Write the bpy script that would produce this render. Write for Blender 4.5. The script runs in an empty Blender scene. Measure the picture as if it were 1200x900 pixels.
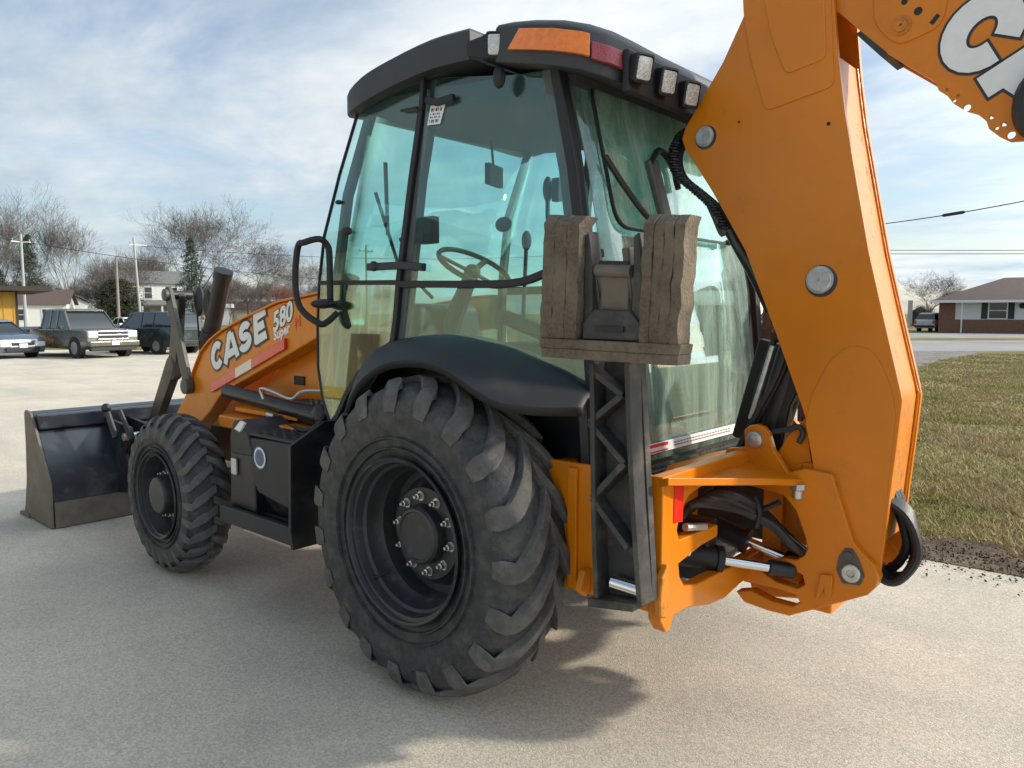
import bpy, bmesh, math, random
import numpy as np
from mathutils import Vector, Matrix

random.seed(7)
rng = np.random.default_rng(7)
SC = bpy.context.scene
C = SC.collection
R_ = math.radians
PI = math.pi

# ------------------------------------------------------------------ camera
CAM = Vector((-2.243, 2.940, 1.516))
YAW, PITCH, FPX = -0.8446, 0.0925, 888.27      # metres, radians, pixels of a 1200 px wide picture
FWD = Vector((math.cos(YAW)*math.cos(PITCH), math.sin(YAW)*math.cos(PITCH), -math.sin(PITCH)))
RGT = Vector((math.sin(YAW), -math.cos(YAW), 0.0))
UPV = RGT.cross(FWD)
cam_d = bpy.data.cameras.new('camera'); cam = bpy.data.objects.new('camera', cam_d); C.objects.link(cam)
cam.matrix_world = Matrix(((RGT.x, UPV.x, -FWD.x, CAM.x), (RGT.y, UPV.y, -FWD.y, CAM.y), (RGT.z, UPV.z, -FWD.z, CAM.z), (0, 0, 0, 1)))
cam_d.sensor_fit = 'HORIZONTAL'; cam_d.sensor_width = 36.0; cam_d.lens = 36.0*FPX/1200.0
cam_d.clip_start = 0.05; cam_d.clip_end = 5000.0
SC.camera = cam
SC.render.resolution_x = 1024; SC.render.resolution_y = 768
SC.view_settings.view_transform = 'Standard'; SC.view_settings.look = 'None'
SC.view_settings.exposure = 0.80; SC.view_settings.gamma = 1.0

# ------------------------------------------------------------------ sun and sky
SUN_TRAVEL = Vector((1.45, 1.3, -1.0)).normalized()
sun_d = bpy.data.lights.new('sun', 'SUN'); sun = bpy.data.objects.new('sun', sun_d); C.objects.link(sun)
sun_d.energy = 2.4; sun_d.angle = R_(2.5); sun_d.color = (1.0, 0.91, 0.78)
sun.rotation_euler = SUN_TRAVEL.to_track_quat('-Z', 'Y').to_euler(); sun.location = (-12, -12, 12)
W = bpy.data.worlds.new('World'); SC.world = W; W.use_nodes = True
nt = W.node_tree; nt.nodes.clear()
def wn(t, **k):
    n = nt.nodes.new(t)
    for a, b in k.items(): setattr(n, a, b)
    return n
def wl(a, b): nt.links.new(a, b)
sky = wn('ShaderNodeTexSky', sky_type='NISHITA', sun_disc=False)
sky.sun_elevation = math.asin(-SUN_TRAVEL.z); sky.sun_rotation = math.atan2(-SUN_TRAVEL.x, -SUN_TRAVEL.y)
sky.air_density = 1.0; sky.dust_density = 1.2; sky.ozone_density = 1.2
bg_sky = wn('ShaderNodeBackground'); bg_sky.inputs[1].default_value = 0.10
wl(sky.outputs[0], bg_sky.inputs[0])
tc = wn('ShaderNodeTexCoord'); sep = wn('ShaderNodeSeparateXYZ'); wl(tc.outputs['Generated'], sep.inputs[0])
def wmath(op, a, b=None, c=None):
    n = wn('ShaderNodeMath', operation=op)
    for i, v in enumerate((a, b, c)):
        if v is None: continue
        if isinstance(v, (int, float)): n.inputs[i].default_value = v
        else: wl(v, n.inputs[i])
    return n.outputs[0]
zc = wmath('ADD', wmath('MAXIMUM', sep.outputs[2], 0.0), 0.13)
px = wmath('DIVIDE', sep.outputs[0], zc); py = wmath('DIVIDE', sep.outputs[1], zc)
cmb = wn('ShaderNodeCombineXYZ'); wl(px, cmb.inputs[0]); wl(py, cmb.inputs[1])
mp = wn('ShaderNodeMapping'); wl(cmb.outputs[0], mp.inputs[0]); mp.inputs['Rotation'].default_value = (0, 0, R_(35)); mp.inputs['Scale'].default_value = (0.8, 1.15, 1); mp.inputs['Location'].default_value = (1.3, 0.35, 0)
n1 = wn('ShaderNodeTexNoise'); wl(mp.outputs[0], n1.inputs['Vector']); n1.inputs['Scale'].default_value = 0.95; n1.inputs['Detail'].default_value = 9; n1.inputs['Roughness'].default_value = 0.56; n1.inputs['Distortion'].default_value = 0.35
n2 = wn('ShaderNodeTexNoise'); wl(mp.outputs[0], n2.inputs['Vector']); n2.inputs['Scale'].default_value = 0.42; n2.inputs['Detail'].default_value = 5
n3 = wn('ShaderNodeTexNoise'); wl(mp.outputs[0], n3.inputs['Vector']); n3.inputs['Scale'].default_value = 2.1; n3.inputs['Detail'].default_value = 7; n3.inputs['Roughness'].default_value = 0.6
r1 = wn('ShaderNodeMapRange', interpolation_type='SMOOTHSTEP'); wl(n1.outputs[0], r1.inputs[0]); r1.inputs[1].default_value = 0.37; r1.inputs[2].default_value = 0.62; r1.inputs[3].default_value = 0.18; r1.inputs[4].default_value = 0.96
ramp = wn('ShaderNodeValToRGB'); wl(wmath('ADD', wmath('MULTIPLY', n2.outputs[0], 0.55), wmath('MULTIPLY', n3.outputs[0], 0.45)), ramp.inputs[0])
ramp.color_ramp.elements[0].position = 0.36; ramp.color_ramp.elements[0].color = (0.33, 0.45, 0.57, 1)
ramp.color_ramp.elements[1].position = 0.62; ramp.color_ramp.elements[1].color = (0.77, 0.80, 0.815, 1)
e = ramp.color_ramp.elements.new(0.5); e.color = (0.56, 0.64, 0.70, 1)
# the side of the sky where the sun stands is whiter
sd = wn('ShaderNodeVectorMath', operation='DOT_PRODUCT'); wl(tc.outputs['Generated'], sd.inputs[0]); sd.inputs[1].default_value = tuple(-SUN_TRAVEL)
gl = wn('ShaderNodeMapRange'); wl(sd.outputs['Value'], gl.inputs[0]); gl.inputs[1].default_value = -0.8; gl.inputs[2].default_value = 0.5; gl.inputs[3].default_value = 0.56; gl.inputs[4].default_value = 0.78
ga = wn('ShaderNodeMapRange', interpolation_type='SMOOTHSTEP'); wl(sd.outputs['Value'], ga.inputs[0]); ga.inputs[1].default_value = 0.45; ga.inputs[2].default_value = 1.0; ga.inputs[3].default_value = 0.0; ga.inputs[4].default_value = 2.1  # extra glow round the unseen sun, added to lift the shade
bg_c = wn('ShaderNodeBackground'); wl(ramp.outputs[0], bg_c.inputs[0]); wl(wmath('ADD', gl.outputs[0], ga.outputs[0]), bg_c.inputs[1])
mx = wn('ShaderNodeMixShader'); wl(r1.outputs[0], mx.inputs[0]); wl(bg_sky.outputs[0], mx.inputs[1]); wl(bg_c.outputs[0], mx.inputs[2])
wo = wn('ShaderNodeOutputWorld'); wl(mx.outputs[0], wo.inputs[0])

# ------------------------------------------------------------------ helpers
def tag(o, label=None, cat=None, group=None, kind=None):
    for k, v in (('label', label), ('category', cat), ('group', group), ('kind', kind)):
        if v: o[k] = v
    return o
def thing(name, label, cat, loc=(0, 0, 0), rz=0.0, group=None):
    o = bpy.data.objects.new(name, None); o.empty_display_size = 0.2; C.objects.link(o)
    o.location = loc; o.rotation_euler = (0, 0, rz)
    return tag(o, label, cat, group)
def at(u, v, **k):
    """point of the plane x=, y= or z= constant (or n=(a,b,c,d)) met by the sight line u, v; used to take measurements"""
    d = FWD + RGT*((u-600)/FPX) - UPV*((v-450)/FPX)
    if 'n' in k:
        a, b, c, e_ = k['n']; n = Vector((a, b, c)); t = (e_ - n.dot(CAM))/n.dot(d)
    else:
        (ax, val), = k.items(); i = 'xyz'.index(ax); t = (val-CAM[i])/d[i]
    return CAM + d*t
def far(u, dist, z=0.0):
    """ground point at a horizontal distance in front of the camera, u across"""
    d = Vector((FWD.x, FWD.y, 0)).normalized()
    p = CAM + d*dist + RGT*((u-600)/FPX*dist); p.z = z
    return p
class MB:
    def __init__(s): s.v = []; s.f = []; s.m = []; s.mi = 0
    def add(s, vs, fs):
        n = len(s.v); s.v += [tuple(p) for p in vs]; s.f += [tuple(i+n for i in f) for f in fs]; s.m += [s.mi]*len(fs); return s
    def box(s, c, d, rz=0.0, ry=0.0, rx=0.0):
        M = Matrix.Translation(Vector(c)) @ Matrix.Rotation(rz, 4, 'Z') @ Matrix.Rotation(ry, 4, 'Y') @ Matrix.Rotation(rx, 4, 'X')
        vs = [M @ Vector((i*d[0]/2, j*d[1]/2, k*d[2]/2)) for i in (-1, 1) for j in (-1, 1) for k in (-1, 1)]
        return s.add(vs, [(0, 1, 3, 2), (4, 6, 7, 5), (0, 4, 5, 1), (2, 3, 7, 6), (0, 2, 6, 4), (1, 5, 7, 3)])
    def span(s, a, b):
        return s.box([(a[i]+b[i])/2 for i in range(3)], [abs(b[i]-a[i]) for i in range(3)])
    def prism(s, pts, vec):
        pts = [Vector(p) for p in pts]; v = Vector(vec); n = len(pts)
        nrm = Vector((0, 0, 0))
        for i in range(n): nrm += pts[i].cross(pts[(i+1) % n])
        if nrm.dot(v) > 0: pts = pts[::-1]
        vs = pts + [p+v for p in pts]
        return s.add(vs, [tuple(range(n)), tuple(range(2*n-1, n-1, -1))] + [((i+1) % n, i, i+n, (i+1) % n+n) for i in range(n)])
    def tube(s, pts, r, n=8, cap=True):
        pts = [Vector(p) for p in pts]; m = len(pts)
        rs = r if isinstance(r, (list, tuple)) else [r]*m
        t0 = (pts[1]-pts[0]).normalized(); up = Vector((0, 0, 1)) if abs(t0.z) < 0.9 else Vector((1, 0, 0))
        a = t0.cross(up).normalized(); vs = []
        for i in range(m):
            if i == 0: t = pts[1]-pts[0]
            elif i == m-1: t = pts[-1]-pts[-2]
            else: t = (pts[i+1]-pts[i]).normalized()+(pts[i]-pts[i-1]).normalized()
            t = t.normalized() if t.length > 1e-9 else t0
            a = (a - t*a.dot(t)); a = a.normalized() if a.length > 1e-6 else t.orthogonal().normalized()
            b = t.cross(a)
            vs += [pts[i]+(a*math.cos(2*PI*k/n)+b*math.sin(2*PI*k/n))*rs[i] for k in range(n)]
        fs = [(i*n+k, i*n+(k+1) % n, (i+1)*n+(k+1) % n, (i+1)*n+k) for i in range(m-1) for k in range(n)]
        if cap: fs += [tuple(range(n-1, -1, -1)), tuple(range((m-1)*n, m*n))]
        return s.add(vs, fs)
    def bar(s, pts, w, h, side=(0, 1, 0), closed=False):
        """rectangular bar along pts; w across (in the plane), h along side"""
        pts = [Vector(p) for p in pts]; m = len(pts); vs = []
        for i in range(m):
            p0 = pts[i-1] if (i or closed) else None; p1 = pts[(i+1) % m] if (i < m-1 or closed) else None
            d0 = (pts[i]-p0).normalized() if p0 is not None else None; d1 = (p1-pts[i]).normalized() if p1 is not None else None
            t = (d0 if d1 is None else d1 if d0 is None else (d0+d1)).normalized()
            S = Vector(side); S = (S-t*S.dot(t)).normalized(); A = t.cross(S)
            k = 1.0
            if d0 is not None and d1 is not None: k = 1/max(0.5, t.dot(d1))
            vs += [pts[i]+A*(w/2*k*a)+S*(h/2*b) for a, b in ((-1, -1), (1, -1), (1, 1), (-1, 1))]
        q = m if closed else m-1
        fs = [(i*4+k, i*4+(k+1) % 4, ((i+1) % m)*4+(k+1) % 4, ((i+1) % m)*4+k) for i in range(q) for k in range(4)]
        if not closed: fs += [(3, 2, 1, 0), tuple(range(m*4-4, m*4))]
        return s.add(vs, fs)
    def lathe(s, prof, c, axis=(0, 1, 0), n=48, close=False, cap=True):
        """prof = [(offset along axis, radius)]"""
        ax = Vector(axis).normalized(); a = ax.orthogonal().normalized(); b = ax.cross(a); c = Vector(c); m = len(prof); vs = []
        for (o, r) in prof: vs += [c+ax*o+(a*math.cos(2*PI*k/n)+b*math.sin(2*PI*k/n))*r for k in range(n)]
        q = m if close else m-1
        fs = [(i*n+k, i*n+(k+1) % n, ((i+1) % m)*n+(k+1) % n, ((i+1) % m)*n+k) for i in range(q) for k in range(n)]
        if not close and cap:
            if prof[0][1] > 1e-6: fs.append(tuple(range(n-1, -1, -1)))
            if prof[-1][1] > 1e-6: fs.append(tuple(range((m-1)*n, m*n)))
        return s.add(vs, fs)
    def cyl(s, a, b, r, n=20):
        return s.tube([a, b], r, n)
    def loft(s, rings, cap=True, closed=True):
        n = len(rings[0]); m = len(rings); vs = [p for r in rings for p in r]
        fs = [(i*n+k, i*n+(k+1) % n, (i+1)*n+(k+1) % n, (i+1)*n+k) for i in range(m-1) for k in range(n if closed else n-1)]
        if cap: fs += [tuple(range(n-1, -1, -1)), tuple(range((m-1)*n, m*n))]
        return s.add(vs, fs)
    def ball(s, c, r, n=10):
        rx, ry, rz = r if isinstance(r, (list, tuple)) else (r, r, r)
        vs = [(c[0]+rx*math.sin(PI*i/n)*math.cos(2*PI*k/n), c[1]+ry*math.sin(PI*i/n)*math.sin(2*PI*k/n), c[2]+rz*math.cos(PI*i/n)) for i in range(n+1) for k in range(n)]
        return s.add(vs, [(i*n+k, i*n+(k+1) % n, (i+1)*n+(k+1) % n, (i+1)*n+k) for i in range(n) for k in range(n)])
    def mirrored(s):
        q = MB(); q.v = [(x, -y, z) for x, y, z in s.v]; q.f = [f[::-1] for f in s.f]; q.m = list(s.m); return q
    def build(s, name, mat, parent=None, bevel=0.0, angle=35, seg=2, fix=True, kind=None):
        me = bpy.data.meshes.new(name); me.from_pydata(s.v, [], s.f); me.validate(clean_customdata=False)
        for m in (mat if isinstance(mat, (list, tuple)) else [mat]): me.materials.append(m)
        if any(s.m) and len(me.polygons) == len(s.m): me.polygons.foreach_set('material_index', s.m)
        if fix:
            bm = bmesh.new(); bm.from_mesh(me); bmesh.ops.remove_doubles(bm, verts=bm.verts, dist=1e-6) if len(bm.verts) < 60000 else None
            bmesh.ops.recalc_face_normals(bm, faces=bm.faces); bm.to_mesh(me); bm.free()
        me.polygons.foreach_set('use_smooth', [True]*len(me.polygons)); me.set_sharp_from_angle(angle=R_(angle))
        o = bpy.data.objects.new(name, me); C.objects.link(o)
        if parent is not None: o.parent = parent
        if bevel:
            b = o.modifiers.new('bevel', 'BEVEL'); b.width = bevel; b.segments = seg; b.limit_method = 'ANGLE'; b.angle_limit = R_(35); b.harden_normals = True
        if kind: o['kind'] = kind
        return o
def dup(o, parent=None):
    c = o.copy(); C.objects.link(c); c.parent = parent
    for ch in list(o.children): dup(ch, c)
    return c
def mirror_part(o, parent):
    """a part copied to the other side of the machine (own mesh, mirrored in y)"""
    if o.data is None:
        c = bpy.data.objects.new(o.name.split('.')[0], None); C.objects.link(c); c.parent = parent
        for ch in list(o.children): mirror_part(ch, c)
        return c
    me = o.data.copy(); me.transform(Matrix.Scale(-1, 4, (0, 1, 0))); me.flip_normals()
    c = bpy.data.objects.new(o.name.split('.')[0], me); C.objects.link(c); c.parent = parent
    for m in o.modifiers:
        if m.type != 'BEVEL': continue
        b = c.modifiers.new('bevel', 'BEVEL'); b.width = m.width; b.segments = m.segments; b.limit_method = 'ANGLE'; b.angle_limit = m.angle_limit; b.harden_normals = True
    for ch in list(o.children): mirror_part(ch, c)
    return c
def curve2(pts, k=6):
    """Catmull-Rom through 3D points"""
    P = [Vector(p) for p in pts]; P = [P[0]*2-P[1]]+P+[P[-1]*2-P[-2]]; out = []
    for i in range(1, len(P)-2):
        for j in range(k):
            t = j/k; a, b, c, d = P[i-1:i+3]
            out.append(0.5*((2*b)+(c-a)*t+(2*a-5*b+4*c-d)*t*t+(3*b-a-3*c+d)*t**3))
    return out+[P[-2]]

# ------------------------------------------------------------------ materials
def mat(name, col=(0.5, 0.5, 0.5), rough=0.5, metal=0.0, var=0.0, vscale=6.0, bump=0.0, bscale=60.0, dirt=None, dscale=3.0, dlo=0.52, dhi=0.75, coat=0.0, emit=None, spec=0.5, rvar=0.0, stretch=None, trans=0.0):
    m = bpy.data.materials.new(name); m.use_nodes = True; t = m.node_tree; b = t.nodes['Principled BSDF']
    b.inputs['Roughness'].default_value = rough; b.inputs['Metallic'].default_value = metal; b.inputs['Coat Weight'].default_value = coat
    b.inputs['Coat Roughness'].default_value = 0.15; b.inputs['Specular IOR Level'].default_value = spec
    b.inputs['Transmission Weight'].default_value = trans
    co = t.nodes.new('ShaderNodeTexCoord').outputs['Object']
    if stretch:
        mpn = t.nodes.new('ShaderNodeMapping'); t.links.new(co, mpn.inputs[0]); mpn.inputs['Scale'].default_value = stretch; co = mpn.outputs[0]
    def noise(sc, det=5, ro=0.6):
        n = t.nodes.new('ShaderNodeTexNoise'); t.links.new(co, n.inputs['Vector']); n.inputs['Scale'].default_value = sc; n.inputs['Detail'].default_value = det; n.inputs['Roughness'].default_value = ro; return n.outputs[0]
    cur = None
    if var:
        mr = t.nodes.new('ShaderNodeMapRange'); t.links.new(noise(vscale, 8, 0.65), mr.inputs[0]); mr.inputs[1].default_value = 0.3; mr.inputs[2].default_value = 0.7
        mr.inputs[3].default_value = 1-var; mr.inputs[4].default_value = 1+var
        vm = t.nodes.new('ShaderNodeVectorMath'); vm.operation = 'SCALE'; vm.inputs[0].default_value = col; t.links.new(mr.outputs[0], vm.inputs['Scale']); cur = vm.outputs[0]
    if dirt:
        dn = noise(dscale, 10, 0.7); mr = t.nodes.new('ShaderNodeMapRange'); t.links.new(dn, mr.inputs[0]); mr.inputs[1].default_value = dlo; mr.inputs[2].default_value = dhi
        mx = t.nodes.new('ShaderNodeMix'); mx.data_type = 'RGBA'; t.links.new(mr.outputs[0], mx.inputs[0])
        if cur: t.links.new(cur, mx.inputs[6])
        else: mx.inputs[6].default_value = (*col, 1)
        mx.inputs[7].default_value = (*dirt, 1); cur = mx.outputs[2]
        rr = t.nodes.new('ShaderNodeMapRange'); t.links.new(mr.outputs[0], rr.inputs[0]); rr.inputs[3].default_value = rough; rr.inputs[4].default_value = 0.9
        t.links.new(rr.outputs[0], b.inputs['Roughness'])
    elif rvar:
        rr = t.nodes.new('ShaderNodeMapRange'); t.links.new(noise(vscale*0.7, 8), rr.inputs[0]); rr.inputs[1].default_value = 0.3; rr.inputs[2].default_value = 0.7; rr.inputs[3].default_value = max(0.03, rough-rvar); rr.inputs[4].default_value = rough+rvar
        t.links.new(rr.outputs[0], b.inputs['Roughness'])
    if cur: t.links.new(cur, b.inputs['Base Color'])
    else: b.inputs['Base Color'].default_value = (*col, 1)
    if bump:
        bn = t.nodes.new('ShaderNodeBump'); bn.inputs['Strength'].default_value = 1.0; bn.inputs['Distance'].default_value = bump; t.links.new(noise(bscale, 6, 0.6), bn.inputs['Height']); t.links.new(bn.outputs[0], b.inputs['Normal'])
    if emit: b.inputs['Emission Color'].default_value = (*emit, 1); b.inputs['Emission Strength'].default_value = 1.0
    return m
def glass(name, tint=(0.79, 0.94, 0.92), ior=1.5, dirt=0.0, dcol=(0.6, 0.66, 0.6), stretch=(9, 9, 1.0), lo=0.45, hi=0.75, base=0.0):
    m = bpy.data.materials.new(name); m.use_nodes = True; t = m.node_tree; t.nodes.clear(); N = t.nodes.new; L = t.links.new
    tr = N('ShaderNodeBsdfTransparent'); tr.inputs[0].default_value = (*tint, 1)
    gl = N('ShaderNodeBsdfGlossy'); gl.inputs['Roughness'].default_value = 0.015; gl.inputs['Color'].default_value = (0.92, 1.0, 0.97, 1)
    F0 = ((ior-1)/(ior+1))**2; lw = N('ShaderNodeLayerWeight'); lw.inputs[0].default_value = 0.5
    pw = N('ShaderNodeMath'); pw.operation = 'POWER'; L(lw.outputs['Facing'], pw.inputs[0]); pw.inputs[1].default_value = 5.0
    fr = N('ShaderNodeMath'); fr.operation = 'MULTIPLY_ADD'; L(pw.outputs[0], fr.inputs[0]); fr.inputs[1].default_value = 1-F0; fr.inputs[2].default_value = F0
    mx = N('ShaderNodeMixShader'); L(fr.outputs[0], mx.inputs[0]); L(tr.outputs[0], mx.inputs[1]); L(gl.outputs[0], mx.inputs[2]); cur = mx.outputs[0]
    if dirt:
        co = N('ShaderNodeTexCoord'); mp_ = N('ShaderNodeMapping'); L(co.outputs['Object'], mp_.inputs[0]); mp_.inputs['Scale'].default_value = stretch
        n_ = N('ShaderNodeTexNoise'); L(mp_.outputs[0], n_.inputs[0]); n_.inputs['Scale'].default_value = 2.2; n_.inputs['Detail'].default_value = 9; n_.inputs['Roughness'].default_value = 0.68; n_.inputs['Distortion'].default_value = 0.6
        mr = N('ShaderNodeMapRange'); L(n_.outputs[0], mr.inputs[0]); mr.inputs[1].default_value = lo; mr.inputs[2].default_value = hi; mr.inputs[3].default_value = base; mr.inputs[4].default_value = dirt
        df = N('ShaderNodeBsdfDiffuse'); df.inputs[0].default_value = (*dcol, 1); tl = N('ShaderNodeBsdfTranslucent'); tl.inputs[0].default_value = (*dcol, 1)
        ms = N('ShaderNodeMixShader'); ms.inputs[0].default_value = 0.45; L(df.outputs[0], ms.inputs[1]); L(tl.outputs[0], ms.inputs[2])
        m2 = N('ShaderNodeMixShader'); L(mr.outputs[0], m2.inputs[0]); L(cur, m2.inputs[1]); L(ms.outputs[0], m2.inputs[2]); cur = m2.outputs[0]
    o = N('ShaderNodeOutputMaterial'); L(cur, o.inputs[0]); return m
M = {}
M['orange'] = mat('orange_paint', (0.66, 0.195, 0.002), 0.36, var=0.07, vscale=3, bump=0.0004, bscale=45, dirt=(0.30, 0.13, 0.03), dscale=5.5, dlo=0.57, dhi=0.92, coat=0.12, spec=0.38)
M['orange_worn'] = mat('worn_orange_paint', (0.62, 0.20, 0.006), 0.45, var=0.12, vscale=8, bump=0.001, bscale=60, dirt=(0.20, 0.09, 0.035), dscale=11, dlo=0.56, dhi=0.72)
M['black'] = mat('black_paint', (0.012, 0.013, 0.015), 0.36, var=0.3, vscale=9, dirt=(0.06, 0.055, 0.048), dscale=6, dlo=0.5, dhi=0.85)
M['navy'] = mat('dark_bucket_paint', (0.022, 0.027, 0.037), 0.30, var=0.25, vscale=4, dirt=(0.10, 0.09, 0.07), dscale=4, dlo=0.56, dhi=0.80, bump=0.001, bscale=12, rvar=0.1)
M['plastic'] = mat('black_plastic', (0.022, 0.023, 0.027), 0.58, var=0.12, vscale=5, bump=0.0003, bscale=500, dirt=(0.06, 0.056, 0.05), dscale=3, dlo=0.56, dhi=0.9)
M['roof'] = mat('charcoal_roof_plastic', (0.035, 0.036, 0.038), 0.55, var=0.12, vscale=6, bump=0.0004, bscale=400)
M['rubber'] = mat('tyre_rubber', (0.030, 0.032, 0.034), 0.60, var=0.45, vscale=22, dirt=(0.125, 0.117, 0.103), dscale=13, dlo=0.47, dhi=0.80, bump=0.0035, bscale=46)
M['lug'] = mat('worn_tread_rubber', (0.092, 0.088, 0.083), 0.80, var=0.35, vscale=14, dirt=(0.19, 0.18, 0.16), dscale=12, dlo=0.50, dhi=0.76, bump=0.0025, bscale=90)
M['seal'] = mat('black_rubber_seal', (0.012, 0.012, 0.013), 0.6)
M['hose'] = mat('hydraulic_hose', (0.014, 0.014, 0.015), 0.42, bump=0.0008, bscale=200, var=0.2)
M['grey'] = mat('dusty_grey_paint', (0.085, 0.083, 0.075), 0.5, var=0.25, vscale=12, dirt=(0.17, 0.15, 0.12), dscale=10, dlo=0.5, dhi=0.75, metal=0.2)
M['wheel'] = mat('grey_black_wheel_paint', (0.030, 0.031, 0.034), 0.42, var=0.25, vscale=8, dirt=(0.10, 0.09, 0.075), dscale=14, dlo=0.55, dhi=0.72)
M['steel'] = mat('bare_steel', (0.55, 0.55, 0.53), 0.38, metal=0.85, var=0.25, vscale=40, bump=0.0006, bscale=120)
M['chrome'] = mat('chrome_rod', (0.75, 0.76, 0.78), 0.12, metal=1.0)
M['mudsteel'] = mat('scuffed_muddy_steel', (0.125, 0.112, 0.095), 0.55, metal=0.25, var=0.35, vscale=9, dirt=(0.20, 0.165, 0.115), dscale=5, dlo=0.42, dhi=0.70, bump=0.0012, bscale=40)
M['pad'] = mat('muddy_laminated_rubber', (0.115, 0.090, 0.065), 0.95, var=0.45, vscale=75, dirt=(0.20, 0.157, 0.11), dscale=7, dlo=0.38, dhi=0.66, bump=0.008, bscale=95, stretch=(1.15, 1.15, 1.0))
M['armdirt'] = mat('dirty_cast_arm', (0.035, 0.035, 0.034), 0.6, var=0.3, vscale=10, dirt=(0.15, 0.125, 0.095), dscale=8, dlo=0.50, dhi=0.74, bump=0.002, bscale=50)
M['white'] = mat('white_print', (0.78, 0.78, 0.76), 0.45, var=0.05, vscale=20)
M['ink'] = mat('dark_print', (0.022, 0.022, 0.028), 0.45)
M['red'] = mat('red_reflector', (0.62, 0.022, 0.035), 0.22, var=0.18, vscale=60, coat=0.5)
M['cream'] = mat('cream_reflector', (0.72, 0.66, 0.55), 0.3, var=0.1, vscale=50, coat=0.3)
M['redstick'] = mat('flat_red_sticker', (0.75, 0.02, 0.008), 0.35)
M['amber'] = mat('amber_lens', (0.85, 0.20, 0.004), 0.12, var=0.18, vscale=40, bump=0.004, bscale=90, coat=0.8)
M['redlens'] = mat('dusty_red_lens', (0.30, 0.045, 0.06), 0.35, var=0.15, vscale=30, bump=0.003, bscale=120)
M['lamp'] = mat('lamp_glass', (0.62, 0.63, 0.60), 0.12, metal=0.55, bump=0.008, bscale=110, coat=1.0, var=0.25, vscale=60)
M['liner'] = mat('grey_cab_liner', (0.045, 0.05, 0.052), 0.75)
M['interior'] = mat('dark_cab_trim', (0.025, 0.028, 0.03), 0.6, var=0.1)
M['post'] = mat('grey_cab_post', (0.085, 0.09, 0.092), 0.6, var=0.1, vscale=8)
M['seat'] = mat('seat_cloth', (0.05, 0.05, 0.052), 0.9, bump=0.001, bscale=300)
M['glass'] = glass('green_tinted_glass', (0.78, 0.945, 0.925), 1.62, dirt=0.06, lo=0.4, hi=0.8, stretch=(3, 3, 1.5))
M['glass_low'] = glass('tinted_door_glass', (0.52, 0.66, 0.62), 2.3, dirt=0.06, lo=0.4, hi=0.8)
M['glass_rear'] = glass('dusty_rear_glass', (0.74, 0.90, 0.84), 2.7, dirt=0.60, dcol=(0.55, 0.68, 0.60), lo=0.36, hi=0.70, base=0.08, stretch=(4.5, 4.5, 0.7))
M['glass_dark'] = glass('clear_mirror_glass', (0.3, 0.35, 0.35), 2.4)
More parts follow.
